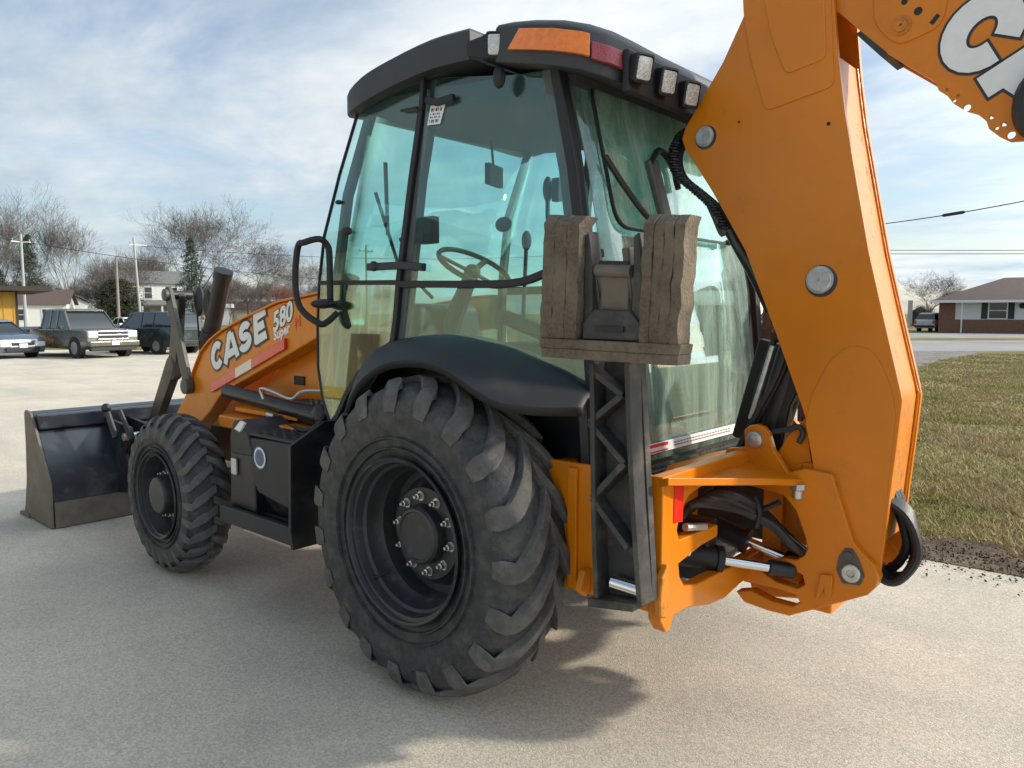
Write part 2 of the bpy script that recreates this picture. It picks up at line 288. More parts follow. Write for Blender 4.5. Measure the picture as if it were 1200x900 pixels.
# ------------------------------------------------------------------ ground, roads, lawn (each sheet 4 mm above the one below)
def sheet(name, pts, z, m, kind='structure', sub=0):
    b = MB(); b.add([(p[0], p[1], z) for p in pts], [tuple(range(len(pts)))]); o = b.build(name, m, fix=False); o['kind'] = kind
    me = o.data
    if me.polygons[0].normal.z < 0: me.flip_normals()
    return o
def ground_mat(name, c1, c2, scale, c3=None, s3=0.6, rough=0.92, bump=0.004, bscale=180, speck=0.0, spscale=260, cracks=0.0, thr=(0.4, 0.62), streak=None):
    m = bpy.data.materials.new(name); m.use_nodes = True; t = m.node_tree; b = t.nodes['Principled BSDF']; N = t.nodes.new; L = t.links.new
    b.inputs['Roughness'].default_value = rough; b.inputs['Specular IOR Level'].default_value = 0.25
    g = N('ShaderNodeNewGeometry'); pos = g.outputs['Position']
    def noise(sc, det=8, ro=0.65, v=pos):
        n = N('ShaderNodeTexNoise'); L(v, n.inputs['Vector']); n.inputs['Scale'].default_value = sc; n.inputs['Detail'].default_value = det; n.inputs['Roughness'].default_value = ro; return n.outputs[0]
    def rng_(x, a, c, d=0.0, e=1.0):
        r = N('ShaderNodeMapRange'); L(x, r.inputs[0]); r.inputs[1].default_value = a; r.inputs[2].default_value = c; r.inputs[3].default_value = d; r.inputs[4].default_value = e; return r.outputs[0]
    def mix(f, a, c):
        x = N('ShaderNodeMix'); x.data_type = 'RGBA'; L(f, x.inputs[0])
        for i, v in ((6, a), (7, c)):
            if isinstance(v, tuple): x.inputs[i].default_value = (*v, 1)
            else: L(v, x.inputs[i])
        return x.outputs[2]
    cur = mix(rng_(noise(scale), *thr), c1, c2)
    if c3: cur = mix(rng_(noise(s3, 6), 0.5, 0.7), cur, c3)
    if streak:
        mp_ = N('ShaderNodeMapping'); L(pos, mp_.inputs[0]); mp_.inputs['Scale'].default_value = streak[1]; mp_.inputs['Rotation'].default_value = (0, 0, streak[2])
        cur = mix(rng_(noise(1.0, 6, 0.6, mp_.outputs[0]), 0.5, 0.68, 0, 0.8), cur, streak[0])
    if speck:
        v = N('ShaderNodeTexVoronoi'); L(pos, v.inputs['Vector']); v.inputs['Scale'].default_value = spscale
        s = N('ShaderNodeSeparateColor'); L(v.outputs['Color'], s.inputs[0])
        hsv = N('ShaderNodeHueSaturation'); L(cur, hsv.inputs['Color']); L(rng_(s.outputs[0], 0, 1, 1-speck, 1+speck), hsv.inputs['Value']); cur = hsv.outputs[0]
    if cracks:
        v = N('ShaderNodeTexVoronoi'); v.feature = 'DISTANCE_TO_EDGE'; v.inputs['Scale'].default_value = 0.11
        wv = N('ShaderNodeVectorMath'); wv.operation = 'ADD'; nn = N('ShaderNodeTexNoise'); L(pos, nn.inputs['Vector']); nn.inputs['Scale'].default_value = 0.6; nn.inputs['Detail'].default_value = 6
        sc = N('ShaderNodeVectorMath'); sc.operation = 'SCALE'; L(nn.outputs['Color'], sc.inputs[0]); sc.inputs['Scale'].default_value = 2.0; L(pos, wv.inputs[0]); L(sc.outputs[0], wv.inputs[1]); L(wv.outputs[0], v.inputs['Vector'])
        cur = mix(rng_(v.outputs['Distance'], 0.0, 0.004, cracks, 0.0), cur, (0.16, 0.15, 0.135))
    L(cur, b.inputs['Base Color'])
    bn = N('ShaderNodeBump'); bn.inputs['Distance'].default_value = bump; L(noise(bscale, 6, 0.7), bn.inputs['Height']); L(bn.outputs[0], b.inputs['Normal'])
    return m
M['field'] = ground_mat('winter_grass_field', (0.14, 0.125, 0.035), (0.26, 0.20, 0.07), 0.22, (0.10, 0.115, 0.03), 0.05, bump=0.05, bscale=9)
M['concrete'] = ground_mat('aggregate_concrete', (0.59, 0.52, 0.415), (0.49, 0.44, 0.36), 0.9, (0.63, 0.56, 0.45), 0.35, bump=0.0055, bscale=130, speck=0.20, spscale=135, cracks=0.08, streak=((0.43, 0.40, 0.345), (0.16, 0.9, 1), 0.35))
M['asphalt'] = ground_mat('pale_road_asphalt', (0.26, 0.25, 0.235), (0.34, 0.325, 0.305), 0.3, (0.22, 0.21, 0.20), 0.09, bump=0.003, bscale=120, streak=((0.36, 0.35, 0.33), (0.05, 1.2, 1), YAW+1.57))
M['lawn'] = ground_mat('winter_lawn', (0.17, 0.17, 0.045), (0.28, 0.235, 0.09), 1.1, (0.20, 0.145, 0.085), 0.42, bump=0.03, bscale=28, speck=0.25, spscale=45, thr=(0.36, 0.66))
M['earth'] = ground_mat('dark_edge_soil', (0.085, 0.057, 0.036), (0.15, 0.105, 0.07), 5.0, (0.20, 0.155, 0.10), 2.5, bump=0.02, bscale=40, speck=0.35, spscale=60)
M['gravel'] = ground_mat('grey_gravel_shoulder', (0.24, 0.22, 0.195), (0.16, 0.145, 0.125), 1.6, bump=0.01, bscale=60, speck=0.3, spscale=30)

fh = Vector((FWD.x, FWD.y, 0)).normalized()
def gp(u, d): return far(u, d)
big = 3000
sheet('ground', [(-big, -big), (big, -big), (big, big), (-big, big)], -0.012, M['field'])
# lot of pale concrete, reaching to the parked cars on the left and to the lawn edge on the right
lawn_edge = [at(u, v, z=0) for u, v in ((1300, 700), (1200, 675), (1140, 665), (1085, 655), (1040, 640), (985, 600), (960, 560))]
lot = [gp(-500, 33), gp(300, 31.5), gp(560, 30), gp(800, 25), gp(893, 23), gp(960, 12), gp(985, 8.5)] + lawn_edge[::-1][1:] + [gp(1900, 3.6)]
lot += [CAM - fh*30 + RGT*22, CAM - fh*30 - RGT*40]
sheet('concrete_lot', lot, 0.0, M['concrete'])
sheet('road', [gp(560, 43), gp(560, 29.2), gp(870, 29.5), gp(1075, 30.8), gp(1400, 32), gp(1800, 33), gp(1800, 44.5), gp(1300, 43.5), gp(870, 43)], -0.008, M['asphalt'])
sheet('side_road', [gp(560, 62), gp(560, 49), gp(1000, 48), gp(1500, 49.5), gp(1500, 60.5), gp(1000, 61)], -0.0075, M['asphalt']) if False else None
sheet('car_park', [gp(1030, 60.5), gp(1010, 47.5), gp(1500, 48.5), gp(1560, 60.5)], -0.008, M['asphalt'])
sheet('lawn_verge', [gp(1300, 700/100*0+4.0)] and [gp(985, 8.6), gp(1000, 12), gp(1062, 19), gp(1100, 24.5), gp(1150, 28.6), gp(1250, 29.6), gp(1500, 30.2), gp(2300, 28)] + [gp(2300, 4.0)] + [at(1300, 700, z=0), at(1200, 675, z=0), at(1140, 665, z=0), at(1085, 655, z=0), at(1040, 640, z=0), at(985, 600, z=0)], -0.004, M['lawn'])
sheet('gravel_shoulder', [gp(870, 21), gp(1000, 12.2), gp(1062, 18.9), gp(1100, 24.4), gp(1150, 28.5), gp(1140, 30.7), gp(1070, 30.6), gp(870, 29.3)], -0.0035, M['gravel'])
# ------------------------------------------------------------------ the backhoe loader (x forward, y left, z up, origin on the ground under the rear axle)
BL = thing('backhoe_loader', 'orange backhoe loader with black cab and big black tyres parked on the concrete lot', 'backhoe loader')

def tyre(c, R, Wd, rb, nl, lugw, side, name='tyre', parent=None, sweep=0.42, lugh=0.028, power=1.5):
    """carcass of revolution along y plus chunky slanting lugs; c centre, R outer radius, Wd width, rb bead radius"""
    h = Wd/2; rc = R-lugh
    prof = [(-h*0.80, rb-0.005), (-h*0.86, rb+0.012), (-h*0.90, rb+0.05), (-h*1.0, rb+(rc-rb)*0.45), (-h*1.01, rb+(rc-rb)*0.60), (-h*0.975, rb+(rc-rb)*0.76), (-h*0.89, rc-0.042), (-h*0.72, rc-0.018), (-h*0.45, rc), (0, rc+0.004)]
    prof = prof + [(-o, r) for o, r in prof[:-1]][::-1]
    # raised rings moulded in the sidewall
    b = MB(); b.lathe(prof, c, (0, 1, 0), 96, cap=False)
    for s in (-1, 1):
        for q in (0.16, 0.30):
            rr = rb+(rc-rb)*q; oo = s*h*(0.90+0.35*q)
            b.lathe([(oo-s*0.01, rr-0.006), (oo+s*0.004, rr-0.002), (oo+s*0.004, rr+0.002), (oo-s*0.01, rr+0.006)], c, (0, 1, 0), 96, cap=False)
    t = b.build(name, M['rubber'], parent, angle=30)
    # lugs: one joined part, they are one moulding with the tyre; worn tops
    l = MB(); c = Vector(c); K = 7
    for s in (-1, 1):
        for i in range(nl):
            th0 = 2*PI*(i+(0.5 if s > 0 else 0))/nl + rng.normal()*0.006; rings = []
            for k in range(K+3):
                q = max(0, k-2)/K
                w = s*(h*0.90 - (h*0.96)*q)                           # from the shoulder to just past the middle
                th = th0 - sweep*(q**power)
                hw = lugw*(0.46+0.10*math.sin(PI*min(1, q*1.5)))
                rt = R - 0.042*(1-min(1, q/0.6))**1.6; rbse = rc-0.02
                if k == 1: w = s*h*0.985; rt = R-0.068; rbse = rc-0.06; hw = lugw*0.52
                if k == 0: w = s*h*1.02; rt = R-0.105; rbse = rc-0.11; hw = lugw*0.40
                dth = hw/R
                ring = []
                for dd, rr in ((-1.22, rbse), (-1.0, rt), (1.0, rt), (1.22, rbse)):
                    a = th+dd*dth; ring.append((c.x+rr*math.cos(a), c.y+w, c.z+rr*math.sin(a)))
                rings.append(ring)
            l.loft(rings, cap=True, closed=True)
    lug = l.build('tread_lugs', M['lug'], t, bevel=0.006, angle=40)
    return t
def bolt_ring(part, c, r, n, size, mt, a0=0.0, out=1):
    for i in range(n):
        a = a0+2*PI*i/n; p = Vector((c[0]+r*math.cos(a), c[1], c[2]+r*math.sin(a)))
        b = MB(); b.lathe([(0, size*1.5), (out*0.006, size*1.5), (out*0.006, size)], p, (0, 1, 0), 12); b.lathe([(out*0.006, size), (out*0.026, size*0.95), (out*0.028, size*0.55), (out*0.040, size*0.5)], p, (0, 1, 0), 6)
        b.build('wheel_nut', mt, part, angle=30)
def rear_wheel(sy, full):
    e = bpy.data.objects.new('rear_wheel', None); C.objects.link(e); e.parent = BL
    cz, R, yc = 0.635, 0.640, sy*0.893
    tyre((0, yc, cz), R, 0.375, 0.315, 19, 0.080, sy, parent=e, sweep=0.40, lugh=0.030)
    o = sy; b = MB()
    y0 = yc+o*0.177
    prof = [(0.012, 0.318), (0.018, 0.326), (0.010, 0.330), (-0.006, 0.322), (-0.012, 0.305), (-0.045, 0.296), (-0.055, 0.285), (-0.10, 0.278), (-0.125, 0.262), (-0.19, 0.255), (-0.20, 0.235), (-0.165, 0.20), (-0.145, 0.185), (-0.145, 0.10)]
    b.lathe([(o*a, r) for a, r in prof], (0, y0, cz), (0, 1, 0), 72, cap=False)
    b.lathe([(o*-0.30, 0.10), (o*-0.30, 0.25), (o*-0.19, 0.258)], (0, y0, cz), (0, 1, 0), 48)
    b.tube([(0.19, y0-o*0.10, cz-0.19), (0.205, y0-o*0.03, cz-0.205)], 0.006, 8)
    rim = b.build('rim', M['wheel'], e, angle=25)
    h = MB(); yh = y0-o*0.145
    h.lathe([(o*0.0, 0.188), (o*0.012, 0.186), (o*0.014, 0.122), (o*0.055, 0.118), (o*0.066, 0.108), (o*0.068, 0.098), (o*0.062, 0.094), (o*0.064, 0.0)], (0, yh, cz), (0, 1, 0), 48)
    h.build('hub', M['wheel'], e, angle=25)
    if full: bolt_ring(e, (0, yh+o*0.012, cz), 0.152, 10, 0.0135, M['steel'], 0.16, o)
    b = MB(); b.lathe([(-o*0.04, 0.10), (-o*0.65, 0.12)], (0, yh, cz), (0, 1, 0), 24); b.build('axle_housing', M['black'], e)
def front_wheel(sy, full):
    e = bpy.data.objects.new('front_wheel', None); C.objects.link(e); e.parent = BL
    cx, cz, R, yc = 2.175, 0.462, 0.468, sy*0.950
    tyre((cx, yc, cz), R, 0.262, 0.245, 25, 0.044, sy, parent=e, sweep=0.20, lugh=0.024, power=0.8)
    o = sy; y0 = yc+o*0.122
    b = MB(); prof = [(0.010, 0.242), (0.016, 0.250), (0.008, 0.254), (-0.006, 0.246), (-0.012, 0.232), (-0.05, 0.222), (-0.085, 0.205), (-0.11, 0.198), (-0.115, 0.17), (-0.085, 0.145), (-0.085, 0.09)]
    b.lathe([(o*a, r) for a, r in prof], (cx, y0, cz), (0, 1, 0), 64, cap=False); b.lathe([(o*-0.22, 0.05), (o*-0.22, 0.19), (o*-0.11, 0.2)], (cx, y0, cz), (0, 1, 0), 32)
    b.build('rim', M['wheel'], e, angle=25)
    h = MB(); h.lathe([(-o*0.09, 0.150), (-o*0.078, 0.148), (-o*0.076, 0.118), (-o*0.02, 0.113), (o*0.0, 0.106), (o*0.006, 0.098), (o*0.008, 0.0)], (cx, y0, cz), (0, 1, 0), 36)
    h.build('hub', M['wheel'], e, angle=25)
    if full: bolt_ring(e, (cx, y0-o*0.078, cz), 0.133, 8, 0.010, M['steel'], 0.2, o)
    b = MB(); b.lathe([(-o*0.10, 0.07), (-o*0.75, 0.07)], (cx, y0, cz), (0, 1, 0), 20); b.build('axle_housing', M['black'], e)
rear_wheel(1, True); rear_wheel(-1, False); front_wheel(1, True); front_wheel(-1, False)
# ------------------------------------------------------------------ cab
M['trim_white'] = mat('pale_papers', (0.6, 0.62, 0.6), 0.7)
LEAN = (0, 1, 0.0727, 0.81451)                    # plane of the left side glazing
def S(u, v, off=0.0):                             # measured on that plane, moved outwards by off
    p = at(u, v, n=(LEAN[0], LEAN[1], LEAN[2], LEAN[3]+off)); return p
def pane(name, pts, m, t=0.006, parent=BL, n=(0, 1, 0)):
    b = MB(); b.prism(pts, Vector(n)*t); return b.build(name, m, parent, fix=True, angle=20)
def rounded(poly, r=0.04, k=4):
    out = []; P = [Vector(p) for p in poly]; n = len(P)
    for i in range(n):
        a, b, c = P[i-1], P[i], P[(i+1) % n]; d0 = (a-b); d1 = (c-b); rr = min(r, d0.length*0.45, d1.length*0.45)
        p0 = b+d0.normalized()*rr; p1 = b+d1.normalized()*rr
        for j in range(k+1):
            t = j/k; out.append(p0*(1-t)**2+b*2*t*(1-t)+p1*t*t)
    return out
# left door: two panes in a slim black frame
door = bpy.data.objects.new('cab_door', None); C.objects.link(door); door.parent = BL
up = [S(u, v) for u, v in ((432, 100), (418, 137), (398, 205), (380, 277), (374.5, 329), (467, 329), (498, 96))]
lowp = [S(u, v) for u, v in ((374.5, 334), (372.5, 380), (373, 430), (378, 465), (388, 498), (396, 488), (407, 462), (421, 439), (440, 419), (460, 403), (464, 372), (467, 333))]
pane('upper_pane', up, M['glass'], parent=door); pane('lower_pane', lowp, M['glass_low'], parent=door)
b = MB(); b.bar([S(374, 331.5), S(467, 331)], 0.022, 0.02); b.build('door_rail', M['seal'], door, bevel=0.003)
b = MB(); b.bar([S(432, 100, .004), S(418, 137, .004), S(398, 205, .004), S(380, 277, .004), S(374.5, 329, .004), S(372.5, 380, .004), S(373, 430, .004), S(378, 465, .004), S(388, 498, .004)], 0.008, 0.014); b.build('front_edge_seal', M['seal'], door)
b = MB(); b.bar([S(388, 498), S(396, 488), S(407, 462), S(421, 439), S(440, 419), S(461, 402), S(465, 372), S(468, 331), S(483, 210), S(500, 90)], 0.030, 0.026); b.build('door_frame', M['seal'], door, bevel=0.004)
# hinges and handles on the glass
def knob(u, v, sz=0.03, parent=door, off=0.012):
    p = S(u, v, off); b = MB(); b.ball((p.x, p.y, p.z), (sz*1.25, 0.016, sz*0.62), 10); b.box((p.x, p.y-0.012, p.z), (sz*0.9, 0.02, sz*0.5)); return b.build('glass_clamp', M['seal'], parent, bevel=0.002)
knob(406, 271, 0.034); knob(397, 237, 0.018)
b = MB(); b.bar([S(432, 313, .02), S(470, 311, .025), S(497, 313, .02)], 0.034, 0.03); b.ball(tuple(S(438, 312, .035)), (0.03, 0.018, 0.024), 8); b.build('door_latch', M['plastic'], door, bevel=0.005)
b = MB(); b.bar([S(497, 88, .03), S(494, 128, .03)], 0.022, 0.02); b.bar([S(470, 130, .02), S(489, 126, .025)], 0.012, 0.012); b.build('upper_hinge', M['seal'], door, bevel=0.003)
b = MB(); b.bar([S(499, 117, .02), S(512, 120, .022), S(532, 114, .02)], 0.030, 0.02); b.build('window_hinge', M['seal'], BL, bevel=0.004)
# pillars
def post(name, pts, w, h, m='post', side=(0, 1, 0)):
    b = MB(); b.bar(pts, w, h, side); o = b.build(name, M[m], BL, bevel=0.008); return o
# inner grey post behind the door frame
bp = [S(511, 92, -0.035), S(492, 212, -0.035), S(480, 331, -0.035), S(472, 402, -0.035)]
o = post('door_post', bp, 0.055, 0.05); mirror_part(o, BL)
RP = [Vector((-0.43, 0.640, 2.44)), Vector((-0.535, 0.662, 2.05)), Vector((-0.62, 0.690, 1.62)), Vector((-0.655, 0.70, 1.25)), Vector((-0.665, 0.68, 0.92))]
b = MB(); b.bar([p-Vector((-0.045, 0.02, 0)) for p in RP], 0.075, 0.05); o = b.build('rear_post', M['post'], BL, bevel=0.01); mirror_part(o, BL)
b = MB(); b.bar([p+Vector((0.00, 0.006, 0)) for p in RP], 0.045, 0.055); o = b.build('rear_post_seal', M['seal'], BL, bevel=0.008); mirror_part(o, BL)
b = MB(); b.bar([(0.74, 0.585, 2.50), (0.93, 0.60, 2.1), (1.0, 0.62, 1.7), (1.01, 0.62, 1.2), (0.96, 0.60, 0.95)], 0.045, 0.045); o = b.build('front_post', M['post'], BL, bevel=0.01); mirror_part(o, BL)
# rear side window and its lower pane
sw = [S(u, v) for u, v in ((503, 92), (655, 86), (672, 150), (690, 225), (704, 285), (697, 300), (640, 320), (610, 328), (482, 329))]
swo = bpy.data.objects.new('side_window', None); C.objects.link(swo); swo.parent = BL
pane('pane', sw, M['glass'], parent=swo)
sl = [S(u, v, -0.01) for u, v in ((482, 334), (610, 333), (640, 325), (700, 303), (716, 400), (706, 462), (660, 441), (630, 424), (593, 410), (553, 398), (513, 393), (475, 396))]
pane('lower_pane', sl, M['glass'], parent=swo)
b = MB(); b.prism([(0.5, -0.68, 0.93), (0.5, -0.68, 1.52), (0.3, -0.68, 1.56), (-0.62, -0.68, 1.56), (-0.66, -0.68, 0.93)], (0, 0.03, 0)); b.build('right_blackout_panel', M['interior'], BL)  # opaque panel added to darken the view through the lower side pane
b = MB(); b.box((0.45, -0.62, 1.60), (0.16, 0.08, 0.10)); b.build('document_box', M['trim_white'], BL, bevel=0.02)
b = MB(); b.bar(curve2([S(470, 333, .004), S(520, 333, .004), S(575, 333, .004), S(612, 330, .004), (S(642, 319, .004)), S(672, 307, .004), S(706, 296, .004)], 3), 0.030, 0.026); b.build('sill_bar', M['seal'], swo, bevel=0.004)
# right side: the same openings mirrored, seen through the cab
for nm, pts, mt in (('side_pane', up, 'glass'), ('side_pane', sw, 'glass'), ('side_pane', lowp, 'glass_low')):
    pane(nm, [Vector((p.x, -p.y, p.z)) for p in pts], M[mt], n=(0, -1, 0))
b = MB(); b.bar([(1.04, -0.70, 1.66), (0.5, -0.70, 1.66), (-0.62, -0.70, 1.66)], 0.05, 0.045); b.build('right_sill_bar', M['post'], BL, bevel=0.01)
# grab sticker on the rear side window
st = [S(500, 147, .004), S(504, 125, .004), S(523, 122, .004), S(517, 144, .004)]
st = [S(u, v, .008) for u, v in ((501, 147), (505, 124), (522, 122), (516, 145))]
b = MB(); b.prism(st, (0, 0.002, 0)); stk = b.build('window_label', M['white'], swo)
b = MB()
for k, (a, c_) in enumerate(((0.15, 0.32), (0.42, 0.50), (0.58, 0.66), (0.74, 0.90))):
    for j in range(5):
        f0, f1 = 0.12+j*0.16, 0.12+j*0.16+(0.05 if (j+k) % 2 else 0.11)
        q = lambda f, h: (st[1]*(1-h)+st[0]*h)*(1-f)+(st[2]*(1-h)+st[3]*h)*f+Vector((0, 0.003, 0))
        b.add([q(f0, a), q(f1, a), q(f1, c_), q(f0, c_)], [(0, 1, 2, 3)])
b.build('label_print', M['ink'], stk, fix=False)
# windscreen
b = MB(); n = 9; F0 = []; F1 = []
for k in range(n):
    y = -0.60+1.2*k/(n-1); bow = 0.10*(1-(y/0.6)**2)
    F0.append((1.00+bow, y, 1.68)); F1.append((0.72+bow, y, 2.52))
F2 = [(x+0.0, y, 0.98) for x, y, z in F0]
b.loft([F1, F0, F2], cap=False, closed=False); o = b.build('windscreen', M['glass'], BL)
o.modifiers.new('solid', 'SOLIDIFY').thickness = 0.006
b = MB(); b.tube([(0.86, 0.10, 1.60), (1.035, 0.20, 1.80), (0.99, 0.38, 2.15)], 0.010, 6); b.bar([(1.03, 0.27, 1.94), (0.93, 0.36, 2.30)], 0.02, 0.012)
b.build('windscreen_wiper', M['seal'], BL)
# rear glazing: curved top pane over the tall lower pane
def rearpt(y, z, off=0.0):
    zs = [0.86, 1.25, 1.62, 2.05, 2.44]; xs = [-0.665, -0.655, -0.62, -0.535, -0.43]
    x = float(np.interp(z, zs, xs)); return Vector((x-0.012-off, y, z))
b = MB(); ys = [-0.60, -0.3, 0.0, 0.3, 0.60]
ring = [[rearpt(y, z) for y in ys] for z in (0.885, 1.1, 1.25, 1.45, 1.62, 1.80, 2.05, 2.25, 2.42)]
b.loft(ring, cap=False, closed=False); o = b.build('rear_lower_pane', M['glass_rear'], BL, angle=20); o.modifiers.new('solid', 'SOLIDIFY').thickness = 0.006
b = MB(); b.bar([rearpt(0.62, 0.865), rearpt(-0.62, 0.865)], 0.06, 0.05, (1, 0, 0)); b.build('rear_sill', M['plastic'], BL, bevel=0.01)
b = MB(); b.bar([rearpt(0.62, 0.925, .01), rearpt(-0.62, 0.925, .01)], 0.014, 0.01, (1, 0, 0)); b.build('rear_seal', M['seal'], BL)
# warning strip low on the rear glass
b = MB(); b.prism([rearpt(0.40, 0.958, .006), rearpt(-0.53, 0.958, .006), rearpt(-0.53, 1.000, .006), rearpt(0.40, 1.000, .006)], (-0.0015, 0, 0)); ws = b.build('warning_strip', M['white'], BL)
b = MB(); r_ = MB()
for y0, y1 in ((0.38, 0.22), (-0.40, -0.51)): r_.prism([rearpt(y0, 0.983, .0085), rearpt(y1, 0.983, .0085), rearpt(y1, 0.996, .0085), rearpt(y0, 0.996, .0085)], (-0.001, 0, 0)); r_.prism([rearpt(y0, 0.962, .0085), rearpt(y1, 0.962, .0085), rearpt(y1, 0.968, .0085), rearpt(y0, 0.968, .0085)], (-0.001, 0, 0))
r_.build('warning_print', M['redstick'], ws)
for k in range(20):
    y = 0.17-k*0.026
    b.prism([rearpt(y, 0.984, .0085), rearpt(y-0.016, 0.984, .0085), rearpt(y-0.016, 0.988, .0085), rearpt(y, 0.988, .0085)], (-0.001, 0, 0)); b.prism([rearpt(y, 0.972, .0085), rearpt(y-0.019, 0.972, .0085), rearpt(y-0.019, 0.976, .0085), rearpt(y, 0.976, .0085)], (-0.001, 0, 0))
b.build('warning_text', M['grey'], ws)
# upper rear pane, hung outside, rounded lower corners
uo = rounded([rearpt(0.52, 2.40, .03), rearpt(0.52, 1.84, .03), rearpt(-0.50, 1.84, .03), rearpt(-0.50, 2.40, .03)], 0.09, 5)
b = MB(); b.prism(uo, (-0.006, 0, 0)); b.build('rear_upper_pane', M['glass_rear'], BL)
b = MB(); b.bar([p+Vector((-0.002, 0, 0)) for p in uo], 0.010, 0.012, (1, 0, 0), closed=True); b.build('pane_edge', M['seal'], BL)
p = rearpt(-0.40, 1.845, .04); b = MB(); b.ball(tuple(p), (0.02, 0.03, 0.014), 8); b.build('glass_clamp', M['seal'], BL)
# round vent / lamp hoop on the rear glass
b = MB(); b.tube(curve2([rearpt(0.22, 2.12, .05), rearpt(0.13, 2.19, .055), rearpt(0.04, 2.14, .05), rearpt(0.03, 2.04, .05)], 4), 0.013, 8); b.build('wiper_motor_cover', M['seal'], BL)
b = MB(); b.bar([rearpt(0.20, 2.14, .045), rearpt(0.17, 1.92, .045), rearpt(0.15, 1.80, .045)], 0.075, 0.03, (1, 0, 0)); b.build('rear_wiper_arm', M['grey'], BL, bevel=0.01)
b = MB(); b.tube(curve2([rearpt(0.55, 2.1, .05), rearpt(0.45, 1.98, .06), rearpt(0.3, 1.88, .06), rearpt(0.05, 1.86, .05)], 4), 0.012, 8); b.build('wiper_cable', M['hose'], BL)

# roof: moulded shell, front part and rear cap
half = [(0.93, 0.0, 2.50, 2.58), (0.935, 0.30, 2.50, 2.575), (0.91, 0.54, 2.48, 2.565), (0.835, 0.665, 2.462, 2.558), (0.68, 0.702, 2.485, 2.600), (0.48, 0.705, 2.515, 2.632), (0.20, 0.712, 2.535, 2.650), (-0.04, 0.715, 2.525, 2.640)]
half = [tuple(v)+(z2,) for v, z2 in zip([tuple(q) for q in curve2([(a, b_, c_) for a, b_, c_, d_ in half], 3)], [q.z for q in curve2([(a, b_, d_) for a, b_, c_, d_ in half], 3)])]
def shell(pts, inset=0.045, dz=0.035, top=True):
    lo = [(x*1.0, y, zl) for x, y, zl, zh in pts]; hi = [(x, y, zh) for x, y, zl, zh in pts]
    cx = sum(p[0] for p in pts)/len(pts)
    f = lambda x, y, k: (cx+(x-cx)*k, y*k)
    lo_in = [(*f(x, y, 0.93), zl+0.002) for x, y, zl, zh in pts]
    lo2 = [(*f(x, y, 1.0), zl+0.018) for x, y, zl, zh in pts]
    hi2 = [(*f(x, y, 0.985), zh+0.006) for x, y, zl, zh in pts]
    t1 = [(*f(x, y, 0.93), zh+0.030) for x, y, zl, zh in pts]; t2 = [(*f(x, y, 0.75), zh*0.0+2.66+0.02*0+min(0, (x+0.1)*0.20)+0.0) for x, y, zl, zh in pts]
    rg = [lo_in, lo, lo2, hi, hi2, t1, t2]
    b = MB(); b.loft(rg, cap=True); return b
ftr = half+[(x, -y, a, c_) for x, y, a, c_ in half[::-1]][:-1]
b = shell(ftr); b.build('roof', M['roof'], BL, bevel=0.006, angle=50)
hr = [(-0.20, 0.0, 2.50, 2.62), (-0.20, 0.735, 2.475, 2.600), (-0.34, 0.742, 2.440, 2.575), (-0.48, 0.735, 2.405, 2.545), (-0.585, 0.705, 2.375, 2.515), (-0.650, 0.64, 2.350, 2.492), (-0.680, 0.54, 2.335, 2.475), (-0.688, 0.30, 2.33, 2.465), (-0.69, 0.0, 2.33, 2.465)]
rcap = hr+[(x, -y, a, c_) for x, y, a, c_ in hr[1:-1][::-1]]
b = MB(); rg = []
for k, dz, z_hi in ((0.93, 0.0, 0), (1.0, 0.0, 0), (1.005, 0.02, 0), (1.0, 0.0, 1), (0.985, 0.014, 1), (0.90, 0.038, 1), (0.60, 0.065, 1)):
    rg.append([(-0.44+(x+0.44)*k, y*k, (zh if z_hi else zl)+dz) for x, y, zl, zh in rcap])
b.loft(rg, cap=True); b.build('roof_cap', M['roof'], BL, bevel=0.005, angle=50)
b = MB(); b.prism([(0.86, 0.62, 2.475), (0.86, -0.62, 2.475), (-0.50, -0.62, 2.37), (-0.50, 0.62, 2.37)], (0, 0, 0.06)); b.build('headliner', M['liner'], BL)
b = MB(); b.prism([(-0.1, 0.70, 2.51), (-0.1, -0.70, 2.51), (-0.24, -0.70, 2.50), (-0.24, 0.70, 2.50)], (0, 0, 0.10)); b.build('roof_gap', M['seal'], BL)
